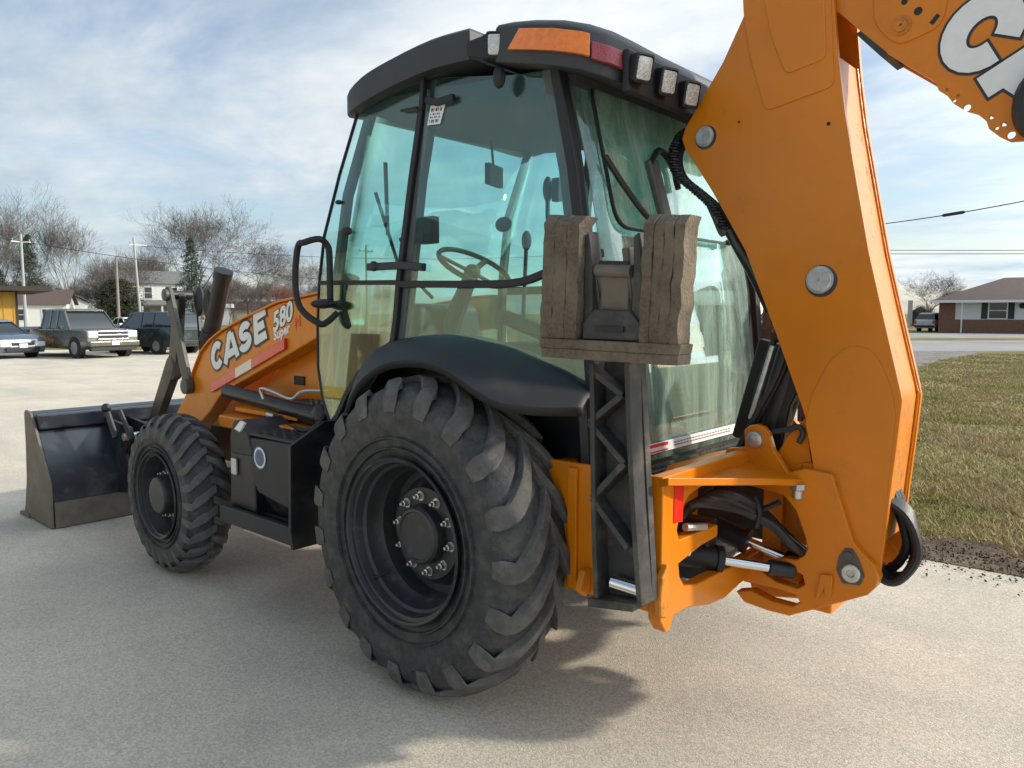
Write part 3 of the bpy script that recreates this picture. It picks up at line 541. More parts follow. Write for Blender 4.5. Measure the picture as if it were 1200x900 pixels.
# amber lens and red lens wrapped round the rear corner of the roof cap
def capline(i0, f0, lo, hi, off):
    p, q = hr[i0], hr[i0+1]; x = p[0]*(1-f0)+q[0]*f0; y = p[1]*(1-f0)+q[1]*f0; zl = p[2]*(1-f0)+q[2]*f0; zh = p[3]*(1-f0)+q[3]*f0
    d = Vector((q[0]-p[0], q[1]-p[1], 0)).normalized(); nrm = Vector((d.y, -d.x, 0)); nrm = -nrm if nrm.y < 0 else nrm
    return (Vector((x, y, zl*(1-lo)+zh*lo))+nrm*off, Vector((x, y, zl*(1-hi)+zh*hi))+nrm*off)
def lens(name, seq, lo, hi, m, slant=0.0):
    b = MB(); A = []; B_ = []
    for k, (i, f) in enumerate(seq):
        lo_, hi_ = capline(i, f, lo, hi, 0.004)[0], capline(min(i, 7), min(1, f+(slant if k == 0 else 0)), lo, hi, 0.004)[1]; A.append(lo_); B_.append(hi_)
    A2 = [capline(i, f, lo, hi, 0.022)[0] for i, f in seq]; B2 = [capline(i, min(1, f+(slant if k == 0 else 0)), lo, hi, 0.018)[1] for k, (i, f) in enumerate(seq)]
    n = len(seq); vs = A+B_+A2+B2; fs = []
    for k in range(n-1):
        fs += [(k, k+1, n+k+1, n+k), (2*n+k, 3*n+k, 3*n+k+1, 2*n+k+1), (k, 2*n+k, 2*n+k+1, k+1), (n+k, n+k+1, 3*n+k+1, 3*n+k)]
    fs += [(0, n, 3*n, 2*n), (n-1, 3*n-1, 4*n-1, 2*n-1)]
    b.add(vs, fs); return b.build(name, m, BL, bevel=0.003, angle=30)
lens('amber_lens', [(1, 0.60), (2, 0.4), (3, 0.1), (4, 0.0), (4, 0.30)], 0.34, 0.90, M['amber'], 0.4)
lens('red_lens', [(4, 0.36), (4, 0.8), (5, 0.0), (5, 0.75)], 0.30, 0.74, M['redlens'])
# work lamps: one on the left roof edge, three under the rear edge
def lamp(c, nrm, w=0.062, h=0.088):
    nrm = Vector(nrm).normalized(); a = nrm.cross(Vector((0, 0, 1))).normalized(); u = a.cross(nrm); c = Vector(c)
    q = lambda k, o: [c+a*(w/2*k*sx)+u*(h/2*k*sz)+nrm*o for sx, sz in ((-1, -1), (1, -1), (1, 1), (-1, 1))]
    b = MB(); b.loft([rounded(q(0.7, -0.07), 0.01, 3), rounded(q(1.15, -0.04), 0.014, 3), rounded(q(1.22, 0.0), 0.014, 3), rounded(q(1.05, 0.004), 0.012, 3), rounded(q(1.0, -0.004), 0.01, 3)]); o = b.build('work_lamp', M['seal'], BL, angle=40)
    b = MB(); b.loft([rounded(q(1.0, -0.004), 0.01, 3), rounded(q(0.92, 0.003), 0.01, 3), rounded(q(0.5, 0.006), 0.01, 3)]); b.build('lamp_glass', M['lamp'], o, angle=25)
lamp(at(580, 52, y=0.745), (-0.62, 0.78, -0.05), 0.058, 0.080)
for u, v in ((755, 80), (784, 96), (811, 111)): lamp(at(u, v, x=-0.755), (-0.93, 0.28, -0.22), 0.068, 0.082)
b = MB(); b.bar([(-0.70, 0.60, 2.375), (-0.70, -0.66, 2.375)], 0.15, 0.03, (1, 0, 0)); b.build('lamp_rail', M['seal'], BL, bevel=0.01)
b = MB(); b.prism([at(u, v, y=0.722) for u, v in ((549, 50), (600, 30), (603, 72), (575, 70), (549, 66))], (0, 0.012, 0)); b.build('lamp_bracket', M['seal'], BL, bevel=0.003)
b = MB(); p = at(585, 90, y=0.70); b.ball(tuple(p), (0.03, 0.02, 0.045), 8); b.build('camera_knob', M['seal'], BL)

# interior: floor, seat, steering, console, mirror, monitor
b = MB(); b.box((0.2, 0, 0.90), (1.6, 1.30, 0.06)); b.build('cab_floor', M['interior'], BL)
b = MB(); b.box((-0.38, 0, 1.13), (0.5, 1.26, 0.40)); b.build('rear_console', M['interior'], BL, bevel=0.05)
st_ = bpy.data.objects.new('operator_seat', None); C.objects.link(st_); st_.parent = BL
b = MB(); b.box((0.02, 0, 1.30), (0.50, 0.50, 0.16)); b.build('seat_cushion', M['seat'], st_, bevel=0.05, seg=4)
b = MB(); b.box((-0.24, 0, 1.60), (0.13, 0.48, 0.55), ry=-0.14); b.build('backrest', M['seat'], st_, bevel=0.05, seg=4)
b = MB(); b.lathe([(0, 0.12), (0.2, 0.10)], (0.02, 0, 1.02), (0, 0, 1), 16); b.build('seat_base', M['interior'], st_)
for q in (-0.26, 0.26): b = MB(); b.tube([(-0.2, q, 1.38), (0.18, q, 1.50)], 0.035, 10); b.build('armrest', M['seat'], st_)
sw_ = bpy.data.objects.new('steering_wheel', None); C.objects.link(sw_); sw_.parent = BL
cx = Vector((0.60, 0.04, 1.76)); ax = Vector((-0.52, 0, 0.85)).normalized()
b = MB(); a1 = ax.orthogonal().normalized(); a2 = ax.cross(a1)
ringp = [cx+(a1*math.cos(2*PI*k/28)+a2*math.sin(2*PI*k/28))*0.20 for k in range(29)]; b.tube(ringp, 0.014, 8, cap=False); b.build('rim', M['interior'], sw_)
b = MB()
for k in (0.3, 2.4, 4.5): b.bar([cx-ax*0.03, cx+(a1*math.cos(k)+a2*math.sin(k))*0.19], 0.03, 0.012, ax)
b.ball(tuple(cx-ax*0.03), 0.045, 8); b.build('spokes', M['interior'], sw_)
b = MB(); b.tube([cx-ax*0.03, (0.78, 0.04, 1.45), (0.88, 0.04, 1.0)], [0.035, 0.06, 0.09], 10); b.build('steering_column', M['interior'], BL)
b = MB(); b.box((0.90, 0.04, 1.42), (0.22, 0.5, 0.30)); b.build('front_console', M['interior'], BL, bevel=0.05)
b = MB(); b.box((0.10, -0.60, 1.42), (0.9, 0.16, 0.34)); b.build('side_console', M['interior'], BL, bevel=0.04)
b = MB(); p = at(579, 206, y=-0.10); b.box(tuple(p), (0.03, 0.17, 0.11), rz=0.3); b.tube([tuple(p), (p.x+0.02, p.y, 2.44)], 0.008, 6); b.build('rear_view_mirror', M['interior'], BL, bevel=0.015)
b = MB(); p = at(502, 270, y=0.40); b.box(tuple(p), (0.11, 0.05, 0.13)); b.tube([tuple(p), (p.x+0.1, p.y+0.1, p.z-0.05)], 0.015, 6); b.build('door_monitor', M['interior'], BL, bevel=0.02)
b = MB(); p = at(590, 263, y=0.655); b.ball(tuple(p), (0.045, 0.02, 0.03), 8); b.build('window_knob', M['seal'], swo)
b = MB(); p = at(642, 222, y=-0.55); b.ball(tuple(p), (0.03, 0.03, 0.075), 8); b.tube([tuple(p), (p.x, p.y, p.z-0.16), (p.x-0.05, p.y, p.z-0.3)], 0.014, 6); b.box((p.x-0.07, p.y, p.z-0.01), (0.05, 0.04, 0.13)); b.build('control_lever', M['interior'], BL)
b = MB(); p = at(617, 282, y=-0.5); b.ball(tuple(p), (0.03, 0.03, 0.06), 8); b.tube([tuple(p), (p.x+0.03, p.y, 1.4)], 0.012, 6); b.build('control_lever', M['interior'], BL)
for k in range(2): b = MB(); b.tube([(-0.35, 0.18-0.36*k, 1.32), (-0.44, 0.18-0.36*k, 1.62)], 0.011, 6); b.ball((-0.445, 0.18-0.36*k, 1.66), (0.026, 0.026, 0.04), 8); b.build('backhoe_lever', M['interior'], BL)
# mirror hoop on the left front corner and its bracket
hp = [at(u, v, y=yy) for u, v, yy in ((396, 366, .72), (384, 377, .76), (374, 379, .80), (352, 361, .84), (346, 330, .84), (349, 290, .84), (357, 284, .84), (374, 280, .80), (383, 287, .76), (386, 300, .75), (387, 352, .74))]
b = MB(); b.tube(curve2(hp, 4), 0.016, 10); b.build('grab_rail', M['seal'], BL)
p = at(379, 356, y=0.76); b = MB(); b.ball(tuple(p), (0.085, 0.05, 0.024), 10); b.tube([(p.x, p.y, p.z), (p.x-0.08, 0.70, p.z)], 0.014, 8); b.build('rail_bracket', M['seal'], BL)

# fender
lip = [(0.605, 0.905, 1.02), (0.585, 0.905, 1.06), (0.47, 0.915, 1.200), (0.27, 0.935, 1.300), (0.0, 1.0, 1.335), (-0.21, 1.04, 1.320), (-0.37, 1.06, 1.262), (-0.49, 1.05, 1.215), (-0.58, 1.00, 1.200), (-0.66, 0.93, 1.195), (-0.72, 0.86, 1.195)]
inn = [(0.84, 0.70, 0.93), (0.80, 0.705, 1.06), (0.69, 0.715, 1.270), (0.50, 0.72, 1.380), (0.17, 0.72, 1.428), (-0.05, 0.72, 1.415), (-0.24, 0.72, 1.375), (-0.40, 0.72, 1.338), (-0.50, 0.72, 1.300), (-0.60, 0.72, 1.262), (-0.68, 0.72, 1.225)]
L_ = curve2(lip, 3); I_ = curve2(inn, 3); n = len(L_); rows = [[], [], [], [], [], []]
for a, c_ in zip(I_, L_):
    rows[0].append(a+Vector((0, -0.10, 0.0))); rows[1].append(a)
    m_ = (a+c_)/2; rows[2].append(a*0.66+c_*0.34+Vector((0, 0, 0.020))); rows[3].append(a*0.30+c_*0.70+Vector((0, 0, 0.022))); rows[4].append(c_+Vector((0, 0, 0.004))); rows[5].append(c_+Vector((0, -0.012, -0.028)))
b = MB(); b.loft(rows, cap=False, closed=False); o = b.build('fender', M['plastic'], BL, angle=60); sm = o.modifiers.new('solid', 'SOLIDIFY'); sm.thickness = 0.010; sm.offset = -1
o2 = mirror_part(o, BL); o2.modifiers.clear(); sm = o2.modifiers.new('solid', 'SOLIDIFY'); sm.thickness = 0.010
# cab wall below the glazing, inside the wheel arch
b = MB(); b.prism([(0.86, 0.66, 0.80), (0.86, 0.66, 1.0), (0.5, 0.66, 1.36), (0.1, 0.66, 1.40), (-0.3, 0.66, 1.35), (-0.62, 0.66, 1.22), (-0.66, 0.66, 0.70), (0.3, 0.66, 0.60)], (0, -0.03, 0)); o = b.build('inner_wing', M['black'], BL); mirror_part(o, BL)
# ------------------------------------------------------------------ chassis, hood, loader, bucket
b = MB(); b.prism([(1.02, 0.36, 0.62), (1.02, 0.36, 1.42), (1.3, 0.36, 1.44), (2.4, 0.36, 1.24), (2.85, 0.36, 1.10), (2.92, 0.36, 0.70), (2.0, 0.36, 0.62)], (0, -0.72, 0)); b.build('hood', M['orange'], BL, bevel=0.04, seg=3)
b = MB(); b.span((-0.95, 0.38, 0.50), (3.0, 0.30, 0.74)).span((-0.95, -0.38, 0.50), (3.0, -0.30, 0.74)).span((-0.2, -0.3, 0.42), (0.9, 0.3, 0.75)).build('chassis_rails', M['black'], BL, bevel=0.01)
b = MB(); b.span((2.05, -0.62, 0.38), (2.30, 0.62, 0.54)).build('front_axle', M['black'], BL, bevel=0.03)
b = MB(); b.span((-0.14, -0.60, 0.52), (0.14, 0.60, 0.78)).build('rear_axle', M['black'], BL, bevel=0.04)
# loader tower, orange plate beside the hood, seen under the arm
tw = [at(u, v, y=0.50) for u, v in ((374, 345), (345, 360), (300, 400), (272, 447), (290, 470), (330, 482), (385, 492), (388, 360))]
b = MB(); b.prism([(x, 0.50, z) for x, z in ((1.12, 1.55), (1.35, 1.52), (1.75, 1.22), (1.95, 1.05), (1.95, 0.86), (1.02, 0.84), (1.02, 1.3))], (0, -0.12, 0)); o = b.build('loader_tower', M['orange'], BL, bevel=0.01); mirror_part(o, BL)
b = MB(); b.span((1.05, 0.49, 0.86), (1.95, 0.80, 0.93)).build('tower_foot', M['orange_worn'], BL, bevel=0.01)
b = MB(); p = at(351, 446, y=0.505); b.box(tuple(p), (0.10, 0.01, 0.05)); b.build('tower_slot', M['seal'], BL)
# lift arms
ARM_Y = 0.64
top = [(1.02, 1.622), (1.16, 1.616), (1.53, 1.575), (1.905, 1.482), (2.16, 1.41), (2.32, 1.345), (2.44, 1.27), (2.52, 1.18), (2.60, 1.08), (2.69, 0.99), (2.86, 0.83), (3.20, 0.52), (3.42, 0.40), (3.48, 0.30), (3.42, 0.22)]
bot = [(3.28, 0.24), (3.05, 0.38), (2.52, 0.80), (2.36, 0.90), (2.24, 1.0), (2.12, 1.055), (1.46, 1.285), (1.14, 1.40), (1.02, 1.42)]
b = MB(); b.prism([(x, ARM_Y, z) for x, z in top+bot], (0, -0.11, 0)); arm = b.build('lift_arm', M['orange'], BL, bevel=0.010, seg=3)
b = MB(); b.bar([(x, ARM_Y-0.05, z+0.006) for x, z in top[:10]], 0.012, 0.135); b.build('top_flange', M['orange'], arm, bevel=0.003)
# lettering on the arm: strokes, dark edge below white
def strokes(polys, T, w, off, m, name, parent, nrm):
    b = MB()
    for pl in polys:
        P = [T(x, y) for x, y in pl]; n_ = Vector(nrm)
        b.bar([p+n_*off for p in P], w, 0.0015, nrm)
    return b.build(name, m, parent, angle=80)
def letter(ch, gap=40):
    A = lambda cx, cy, rx, ry, a0, a1, n: [(cx+rx*math.cos(R_(a0+(a1-a0)*k/n)), cy+ry*math.sin(R_(a0+(a1-a0)*k/n))) for k in range(n+1)]
    if ch == 'C': return [A(0.42, 0.5, 0.30, 0.38, gap, 360-gap, 22)]
    if ch == 'A': return [[(0.02, -0.02), (0.36, 0.94)], [(0.84, -0.02), (0.50, 0.94)], [(0.18, 0.26), (0.70, 0.26)], [(0.34, 0.90), (0.52, 0.90)]]
    if ch == 'S': return [A(0.42, 0.69, 0.25, 0.20, 15, 262, 12)+A(0.40, 0.31, 0.28, 0.20, 82, -170, 12)]
    if ch == 'E': return [[(0.16, -0.02), (0.16, 1.02)], [(0.10, 0.90), (0.76, 0.90)], [(0.10, 0.50), (0.66, 0.50)], [(0.10, 0.10), (0.76, 0.10)]]
def case_text(origin, xd, yd, size, m_parent, nrm, name='lettering', adv=0.92, w=0.23, edge=0.07, text='CASE', gap=40):
    xd, yd = Vector(xd), Vector(yd); nrm = Vector(nrm)
    for k, (ww, off, mt, nm) in enumerate(((w+edge*2, 0.002, M['ink'], name+'_outline'), (w, 0.0038, M['white'], name))):
        b = MB()
        for i, ch in enumerate(text):
            T = lambda x, y: Vector(origin)+xd*((i*adv+x)*size)+yd*(y*size)
            for j, pl in enumerate(letter(ch, gap)):
                P = [T(x, y) for x, y in pl]
                if k == 0 and len(pl) < 4: d = (P[-1]-P[0]).normalized()*edge*size; P = [P[0]-d]+P[1:-1]+[P[-1]+d]
                if k == 0 and len(pl) >= 4: P = [P[0]-(P[1]-P[0]).normalized()*edge*size]+P+[P[-1]+(P[-1]-P[-2]).normalized()*edge*size]
                b.bar([p+nrm*(off+j*0.0004) for p in P], ww*size, 0.0008, nrm)
        b.build(nm, mt, m_parent, angle=80)
def inplane(u, v): return at(u, v, y=ARM_Y)
o_ = inplane(249, 438); e_ = inplane(315, 395.5); xd = (e_-o_); tot = xd.length; xd.normalize(); hh = inplane(247, 402)-o_
s_ = tot/(0.92*3+0.85)
case_text(o_+Vector((0, 0, 0.008)), xd, hh*(0.86/s_), s_, arm, (0, 1, 0))
def text_mesh(txt, origin, xd, yd, size, parent, m, off=0.002, bold=0.0, shear=0.0, name='print', ext=0.0004):
    cu = bpy.data.curves.new(name, 'FONT'); cu.body = txt; cu.size = 1.0; cu.offset = bold; cu.shear = shear; cu.extrude = 0.0; cu.resolution_u = 3
    o = bpy.data.objects.new(name, cu); me = bpy.data.meshes.new_from_object(o); bpy.data.objects.remove(o)
    xd, yd = Vector(xd).normalized(), Vector(yd).normalized(); n = xd.cross(yd)
    T = Matrix((( xd.x*size, yd.x*size, n.x, origin[0]+n.x*off), (xd.y*size, yd.y*size, n.y, origin[1]+n.y*off), (xd.z*size, yd.z*size, n.z, origin[2]+n.z*off), (0, 0, 0, 1)))
    me.transform(T); me.materials.append(m); q = bpy.data.objects.new(name, me); C.objects.link(q); q.parent = parent; return q
o_ = inplane(320.5, 389); e_ = inplane(347, 371); u_ = Vector((0.05, 0, 1)); xd = e_-o_; w_ = xd.length
text_mesh('580', o_, xd, u_, w_/1.72, arm, M['ink'], 0.002, 0.070, 0.12, 'model_number_outline'); text_mesh('580', o_, xd, u_, w_/1.72, arm, M['white'], 0.0035, 0.034, 0.12, 'model_number')
o_ = inplane(321.5, 399); e_ = inplane(345, 386); xd = e_-o_
text_mesh('Super', o_, xd, u_, w_/3.5*1.05, arm, M['white'], 0.003, 0.04, 0, 'model_name'); o2_ = inplane(346, 385)
text_mesh('N', o2_, xd, u_, w_/3.2, arm, M['redstick'], 0.003, 0.03, 0, 'model_letter')
# red and white reflector strip under the arm
rs = bpy.data.objects.new('reflector_strip', None); C.objects.link(rs); rs.parent = arm
q0, q1 = at(247, 460, y=0.66), at(333, 409, y=0.66); q2 = at(333, 399, y=0.66); hv = (q2-q1)
for a, c_, mt, nm in ((0.0, 0.36, 'red', 'red_band'), (0.36, 0.58, 'cream', 'white_band'), (0.58, 1.0, 'red', 'red_band')):
    A0, A1 = q0.lerp(q1, a), q0.lerp(q1, c_); b = MB(); b.prism([A0, A1, A1+hv*1.25, A0+hv*1.25], (0, -0.02, 0)); b.build(nm, M[mt], rs, bevel=0.002)
# lift cylinder with its hard line and hoses
a0, a1 = Vector((2.02, 0.70, 1.055)), Vector((1.06, 0.70, 0.985))
b = MB(); b.tube([a0, a0.lerp(a1, 0.92)], 0.042, 16); b.tube([a0.lerp(a1, 0.86), a1], 0.05, 16); b.ball(tuple(a1), (0.07, 0.05, 0.07), 10); b.build('lift_cylinder', M['black'], BL, angle=40)
b = MB(); b.tube(curve2([a0.lerp(a1, .52)+Vector((0, .055, 0.03)), a0.lerp(a1, .50)+Vector((0, .06, .085)), a0.lerp(a1, .6)+Vector((0, .05, .085)), a0.lerp(a1, .8)+Vector((0, .05, .07)), a0.lerp(a1, .88)+Vector((0, .03, .12)), a1+Vector((0, -.05, .13))], 4), 0.009, 6); b.tube([a0.lerp(a1, .55)+Vector((0, .05, -.05)), a0.lerp(a1, .62)+Vector((0, .05, -.05))], 0.014, 6); b.build('hydraulic_line', M['steel'], BL)
for k in range(3):
    b = MB(); b.tube(curve2([(1.10+0.05*k, 0.66, 1.06), (1.0, 0.72+0.02*k, 1.0-0.03*k), (1.02+0.04*k, 0.80, 0.93), (1.2+0.06*k, 0.74, 0.92)], 4), 0.011, 6); b.build('hydraulic_hose', M['hose'], BL)
b = MB(); b.prism([(1.25, 0.72, 0.95), (1.9, 0.72, 0.95), (1.95, 0.60, 1.0), (1.3, 0.60, 1.02)], (0, 0, 0.02)); b.build('rock_guard', M['orange_worn'], BL)
# tilt linkage, both sides
def link(sgn):
    y = 0.675; Y = lambda q: q*sgn
    b = MB(); pts = [(2.835, 1.655), (2.60, 1.04)]
    d = Vector((pts[1][0]-pts[0][0], 0, pts[1][1]-pts[0][1])).normalized(); nn = Vector((d.z, 0, -d.x))
    def blade(p, q, w0, w1, yy, th, mt, nm, nseg=5):
        p, q = Vector((p[0], 0, p[1])), Vector((q[0], 0, q[1])); d = (q-p).normalized(); n_ = Vector((-d.z, 0, d.x)); out = []
        for k in range(nseg+1): a = PI/2+PI*k/nseg; out.append(p+d*math.cos(a)*w0/2+n_*math.sin(a)*w0/2)
        for k in range(nseg+1): a = -PI/2+PI*k/nseg; out.append(q+d*math.cos(a)*w1/2+n_*math.sin(a)*w1/2)
        b = MB(); b.prism([(v.x, Y(yy), v.z) for v in out], (0, Y(th), 0)); return b.build(nm, M[mt], BL, bevel=0.006)
    blade(pts[0], pts[1], 0.085, 0.095, y, -0.03, 'grey', 'guide_link')
    blade((2.83, 1.62), (2.95, 1.12), 0.085, 0.12, y-0.06, -0.05, 'black', 'bucket_link'); blade((2.96, 1.16), (3.42, 0.58), 0.13, 0.09, y-0.056, -0.058, 'black', 'bucket_link')
    b = MB(); b.lathe([(0, 0.05), (0.02, 0.05), (0.025, 0.03)], (2.60, Y(y), 1.045), (0, sgn, 0), 16); b.build('link_pin', M['grey'], BL); b = MB(); b.lathe([(0, 0.04), (0.02, 0.04), (0.025, 0.02)], (2.83, Y(y), 1.64), (0, sgn, 0), 16); b.build('link_pin', M['grey'], BL); b = MB(); b.lathe([(-0.16*sgn, 0.03), (0, 0.03)], (2.83, Y(y)-0.002, 1.64), (0, 1, 0), 12); b.build('link_shaft', M['black'], BL)
    b = MB(); b.tube([(2.40, Y(0.50), 1.775), (2.60, Y(0.50), 1.37)], 0.054, 20); b.tube([(2.395, Y(0.50), 1.79), (2.42, Y(0.50), 1.74)], 0.060, 20); b.tube([(2.585, Y(0.50), 1.40), (2.62, Y(0.5), 1.33)], 0.064, 20); b.build('tilt_cylinder', M['black'], BL)
    b = MB(); b.tube([(2.62, Y(0.50), 1.34), (2.78, Y(0.50), 1.02)], 0.05, 12); b.build('tilt_cylinder_base', M['seal'], BL)
    b = MB(); b.ball((2.70, Y(0.52), 1.60), (0.05, 0.03, 0.10), 8); b.ball((2.57, Y(0.52), 1.57), (0.045, 0.03, 0.11), 8); b.tube(curve2([(2.72, Y(.52), 1.52), (2.68, Y(.53), 1.3), (2.72, Y(.5), 1.1)], 4), 0.014, 6); b.tube(curve2([(2.57, Y(.52), 1.5), (2.60, Y(.55), 1.3), (2.66, Y(.5), 1.1)], 4), 0.014, 6); b.build('hose_elbow', M['hose'], BL)
link(1); link(-1)
arm2 = mirror_part(arm, BL)
for ch in list(arm2.children_recursive):
    if 'flange' not in ch.name: bpy.data.objects.remove(ch)
# bucket
bk = bpy.data.objects.new('bucket', None); C.objects.link(bk); bk.parent = BL
prof = [(4.27, 0.012), (4.10, 0.012), (3.66, 0.012), (3.655, 0.32), (3.83, 0.60), (3.90, 0.68), (3.97, 0.795), (4.06, 0.805)]
inner = [(4.04, 0.78), (3.99, 0.77), (3.93, 0.66), (3.86, 0.58), (3.70, 0.31), (3.70, 0.045), (4.10, 0.04), (4.25, 0.022)]
b = MB(); b.prism([(x, 1.17, z) for x, z in prof+inner], (0, -2.34, 0)); b.build('shell', M['navy'], bk, bevel=0.006)
sp = [(4.235, 0.010), (3.64, 0.010), (3.64, 0.330), (3.70, 0.42), (3.86, 0.66), (3.97, 0.80), (4.075, 0.815), (4.10, 0.79), (4.105, 0.55), (4.13, 0.30), (4.19, 0.10)]
for s in (1, -1): b = MB(); b.prism([(x, s*1.172, z) for x, z in sp], (0, s*0.020, 0)); b.build('side_plate', M['mudsteel'], bk, bevel=0.004)
b = MB(); b.prism([(4.10, 1.20, 0.004), (4.32, 1.20, 0.004), (4.30, 1.20, 0.028), (4.10, 1.20, 0.04)], (0, -2.40, 0)); b.build('cutting_edge', M['mudsteel'], bk, bevel=0.003)
b = MB(); b.prism([(3.645, 1.165, 0.008), (3.645, 1.165, 0.19), (3.635, 1.165, 0.19), (3.632, 1.165, 0.008)], (0, -2.33, 0)); b.build('wear_strip', M['mudsteel'], bk, bevel=0.002)
b = MB(); b.span((3.86, 1.165, 0.685), (3.95, -1.165, 0.79)); b.build('top_channel', M['navy'], bk, bevel=0.01)
for s in (1, -1):
    for yy in (0.56, 0.70):
        b = MB(); b.prism([(3.40, s*yy, 0.22), (3.36, s*yy, 0.34), (3.52, s*yy, 0.50), (3.38, s*yy, 0.62), (3.42, s*yy, 0.70), (3.9, s*yy, 0.74), (3.75, s*yy, 0.45), (3.68, s*yy, 0.18)], (0, s*0.025, 0)); b.build('hinge_bracket', M['black'], bk, bevel=0.004)
    b = MB(); b.tube([(3.44, s*0.50, 0.63), (3.44, s*0.76, 0.63)], 0.028, 12); b.build('hinge_pin', M['steel'], bk)
p0 = at(152, 477, y=0.80); b = MB(); b.tube([(3.60, 0.80, 0.80), (3.52, 0.78, 0.62)], 0.022, 8); b.ball((3.62, 0.80, 0.83), 0.035, 8); b.tube([(3.48, 0.76, 0.82), (3.40, 0.72, 0.62)], 0.018, 8); b.build('stop_lever', M['black'], bk)
# side tank, step and battery box between the wheels
sd_ = bpy.data.objects.new('side_box', None); C.objects.link(sd_); sd_.parent = BL
Y1 = 0.99
b = MB(); b.prism([(0.86, Y1, 0.70), (0.86, Y1, 0.905), (1.26, Y1, 0.895), (1.26, Y1, 0.70), (1.20, Y1, 0.62), (0.92, Y1, 0.58)], (0, -0.42, 0)); b.build('battery_box', M['plastic'], sd_, bevel=0.012)
b = MB(); b.prism([(0.88, Y1-0.03, 0.58), (1.38, Y1-0.03, 0.70), (1.40, Y1-0.12, 0.47), (0.88, Y1-0.12, 0.47)], (0, -0.25, 0)); b.build('tank_side', M['black'], sd_, bevel=0.02)
b = MB(); b.prism([(1.22, Y1+0.01, 0.80), (1.27, Y1+0.01, 0.915), (1.40, Y1-0.02, 0.965), (1.46, Y1-0.02, 0.96), (1.50, Y1-0.02, 0.88), (1.50, Y1-0.02, 0.78)], (0, -0.28, 0)); cap = b.build('tank_cover', M['plastic'], sd_, bevel=0.012, seg=3)
b = MB(); b.prism([(1.26, Y1-0.02, 0.45), (1.26, Y1-0.02, 0.80), (1.50, Y1-0.02, 0.80), (1.52, Y1-0.02, 0.45)], (0, -0.24, 0)); b.build('tank_end', M['black'], sd_, bevel=0.01)
pl_ = [at(u, v, y=Y1+0.013) for u, v in ((279, 503), (286, 493), (290, 497), (284, 507))]
b = MB(); b.prism([at(u, v, y=Y1-0.0) for u, v in ((277, 502), (284, 493), (289, 496), (283, 506))], (0, 0.012, 0)); b.build('cover_label', M['white'], cap)
b = MB(); b.span((0.86, 0.60, 0.905), (1.28, Y1, 0.918)); b.build('tread_plate', M['plastic'], sd_, bevel=0.003)
b = MB()
for i in range(9):
    for j in range(5): b.lathe([(0, 0.015), (0.003, 0.015), (0.004, 0.010), (0.0015, 0.008)], (0.90+i*0.043, 0.74+j*0.05+(i % 2)*0.02, 0.918), (0, 0, 1), 8)
b.build('grip_studs', M['seal'], sd_, kind=None)
b = MB(); b.span((0.9, 0.58, 0.92), (1.12, 0.72, 1.03)).span((1.14, 0.56, 0.92), (1.40, 0.68, 1.05)); b.build('upper_box', M['black'], sd_, bevel=0.01)
b = MB(); b.ball((1.08, 0.73, 0.965), 0.013, 8); b.ball((0.98, 0.73, 0.965), 0.013, 8); b.build('box_bolts', M['steel'], sd_)
b = MB(); b.span((0.84, 0.72, 0.44), (1.52, Y1+0.02, 0.475)).span((0.84, Y1+0.0, 0.42), (1.54, Y1+0.03, 0.51)); b.build('step', M['plastic'], sd_, bevel=0.006)
b = MB()
for k in range(3): b.span((0.86, 0.80+k*0.05, 0.475), (1.50, 0.82+k*0.05, 0.495))
b.build('step_ribs', M['black'], sd_, bevel=0.003)
ep = [(0.97, 0.99), (0.66, 1.02), (0.62, 0.90), (0.62, 0.46), (0.72, 0.40), (0.99, 0.40), (1.0, 0.42)]
b = MB(); b.prism([(0.825, y, z) for y, z in ((1.03, 0.905), (0.84, 1.00), (0.60, 1.0), (0.60, 0.46), (0.80, 0.41), (1.03, 0.41), (1.04, 0.5))], (0.022, 0, 0)); b.build('end_plate', M['black'], sd_, bevel=0.004)
b = MB(); b.box((1.44, Y1-0.01, 0.72), (0.05, 0.02, 0.09)); b.build('latch', M['steel'], sd_, bevel=0.008)
# round sticker with the letter S
sc_ = at(304.5, 536.5, y=Y1+0.002); nrm = Vector((0, 1, 0))
M['blue'] = mat('blue_print', (0.05, 0.16, 0.30), 0.4)
b = MB(); b.lathe([(0, 0.058), (0.0008, 0.058), (0.0009, 0.001)], sc_, (0, 1, 0), 32); stn = b.build('round_sticker', M['blue'], sd_)
b = MB(); b.lathe([(0.001, 0.052), (0.0018, 0.052), (0.0019, 0.001)], sc_, (0, 1, 0), 32); b.build('sticker_face', M['white'], stn)
b = MB(); b.lathe([(0.002, 0.041), (0.0022, 0.043), (0.0024, 0.041)], sc_, (0, 1, 0), 32); b.build('sticker_ring', M['blue'], stn)
M['maroon'] = mat('maroon_print', (0.22, 0.05, 0.06), 0.4)
P = [(0.42+0.25*math.cos(R_(15+247*k/12)), 0.69+0.20*math.sin(R_(15+247*k/12))) for k in range(13)]+[(0.40+0.28*math.cos(R_(82-252*k/12)), 0.31+0.20*math.sin(R_(82-252*k/12))) for k in range(13)]
b = MB(); b.bar([sc_+Vector((-(x-0.41)*0.066, 0.0030, (y-0.5)*0.066)) for x, y in P], 0.011, 0.001, (0, 1, 0)); b.build('sticker_letter', M['maroon'], stn)
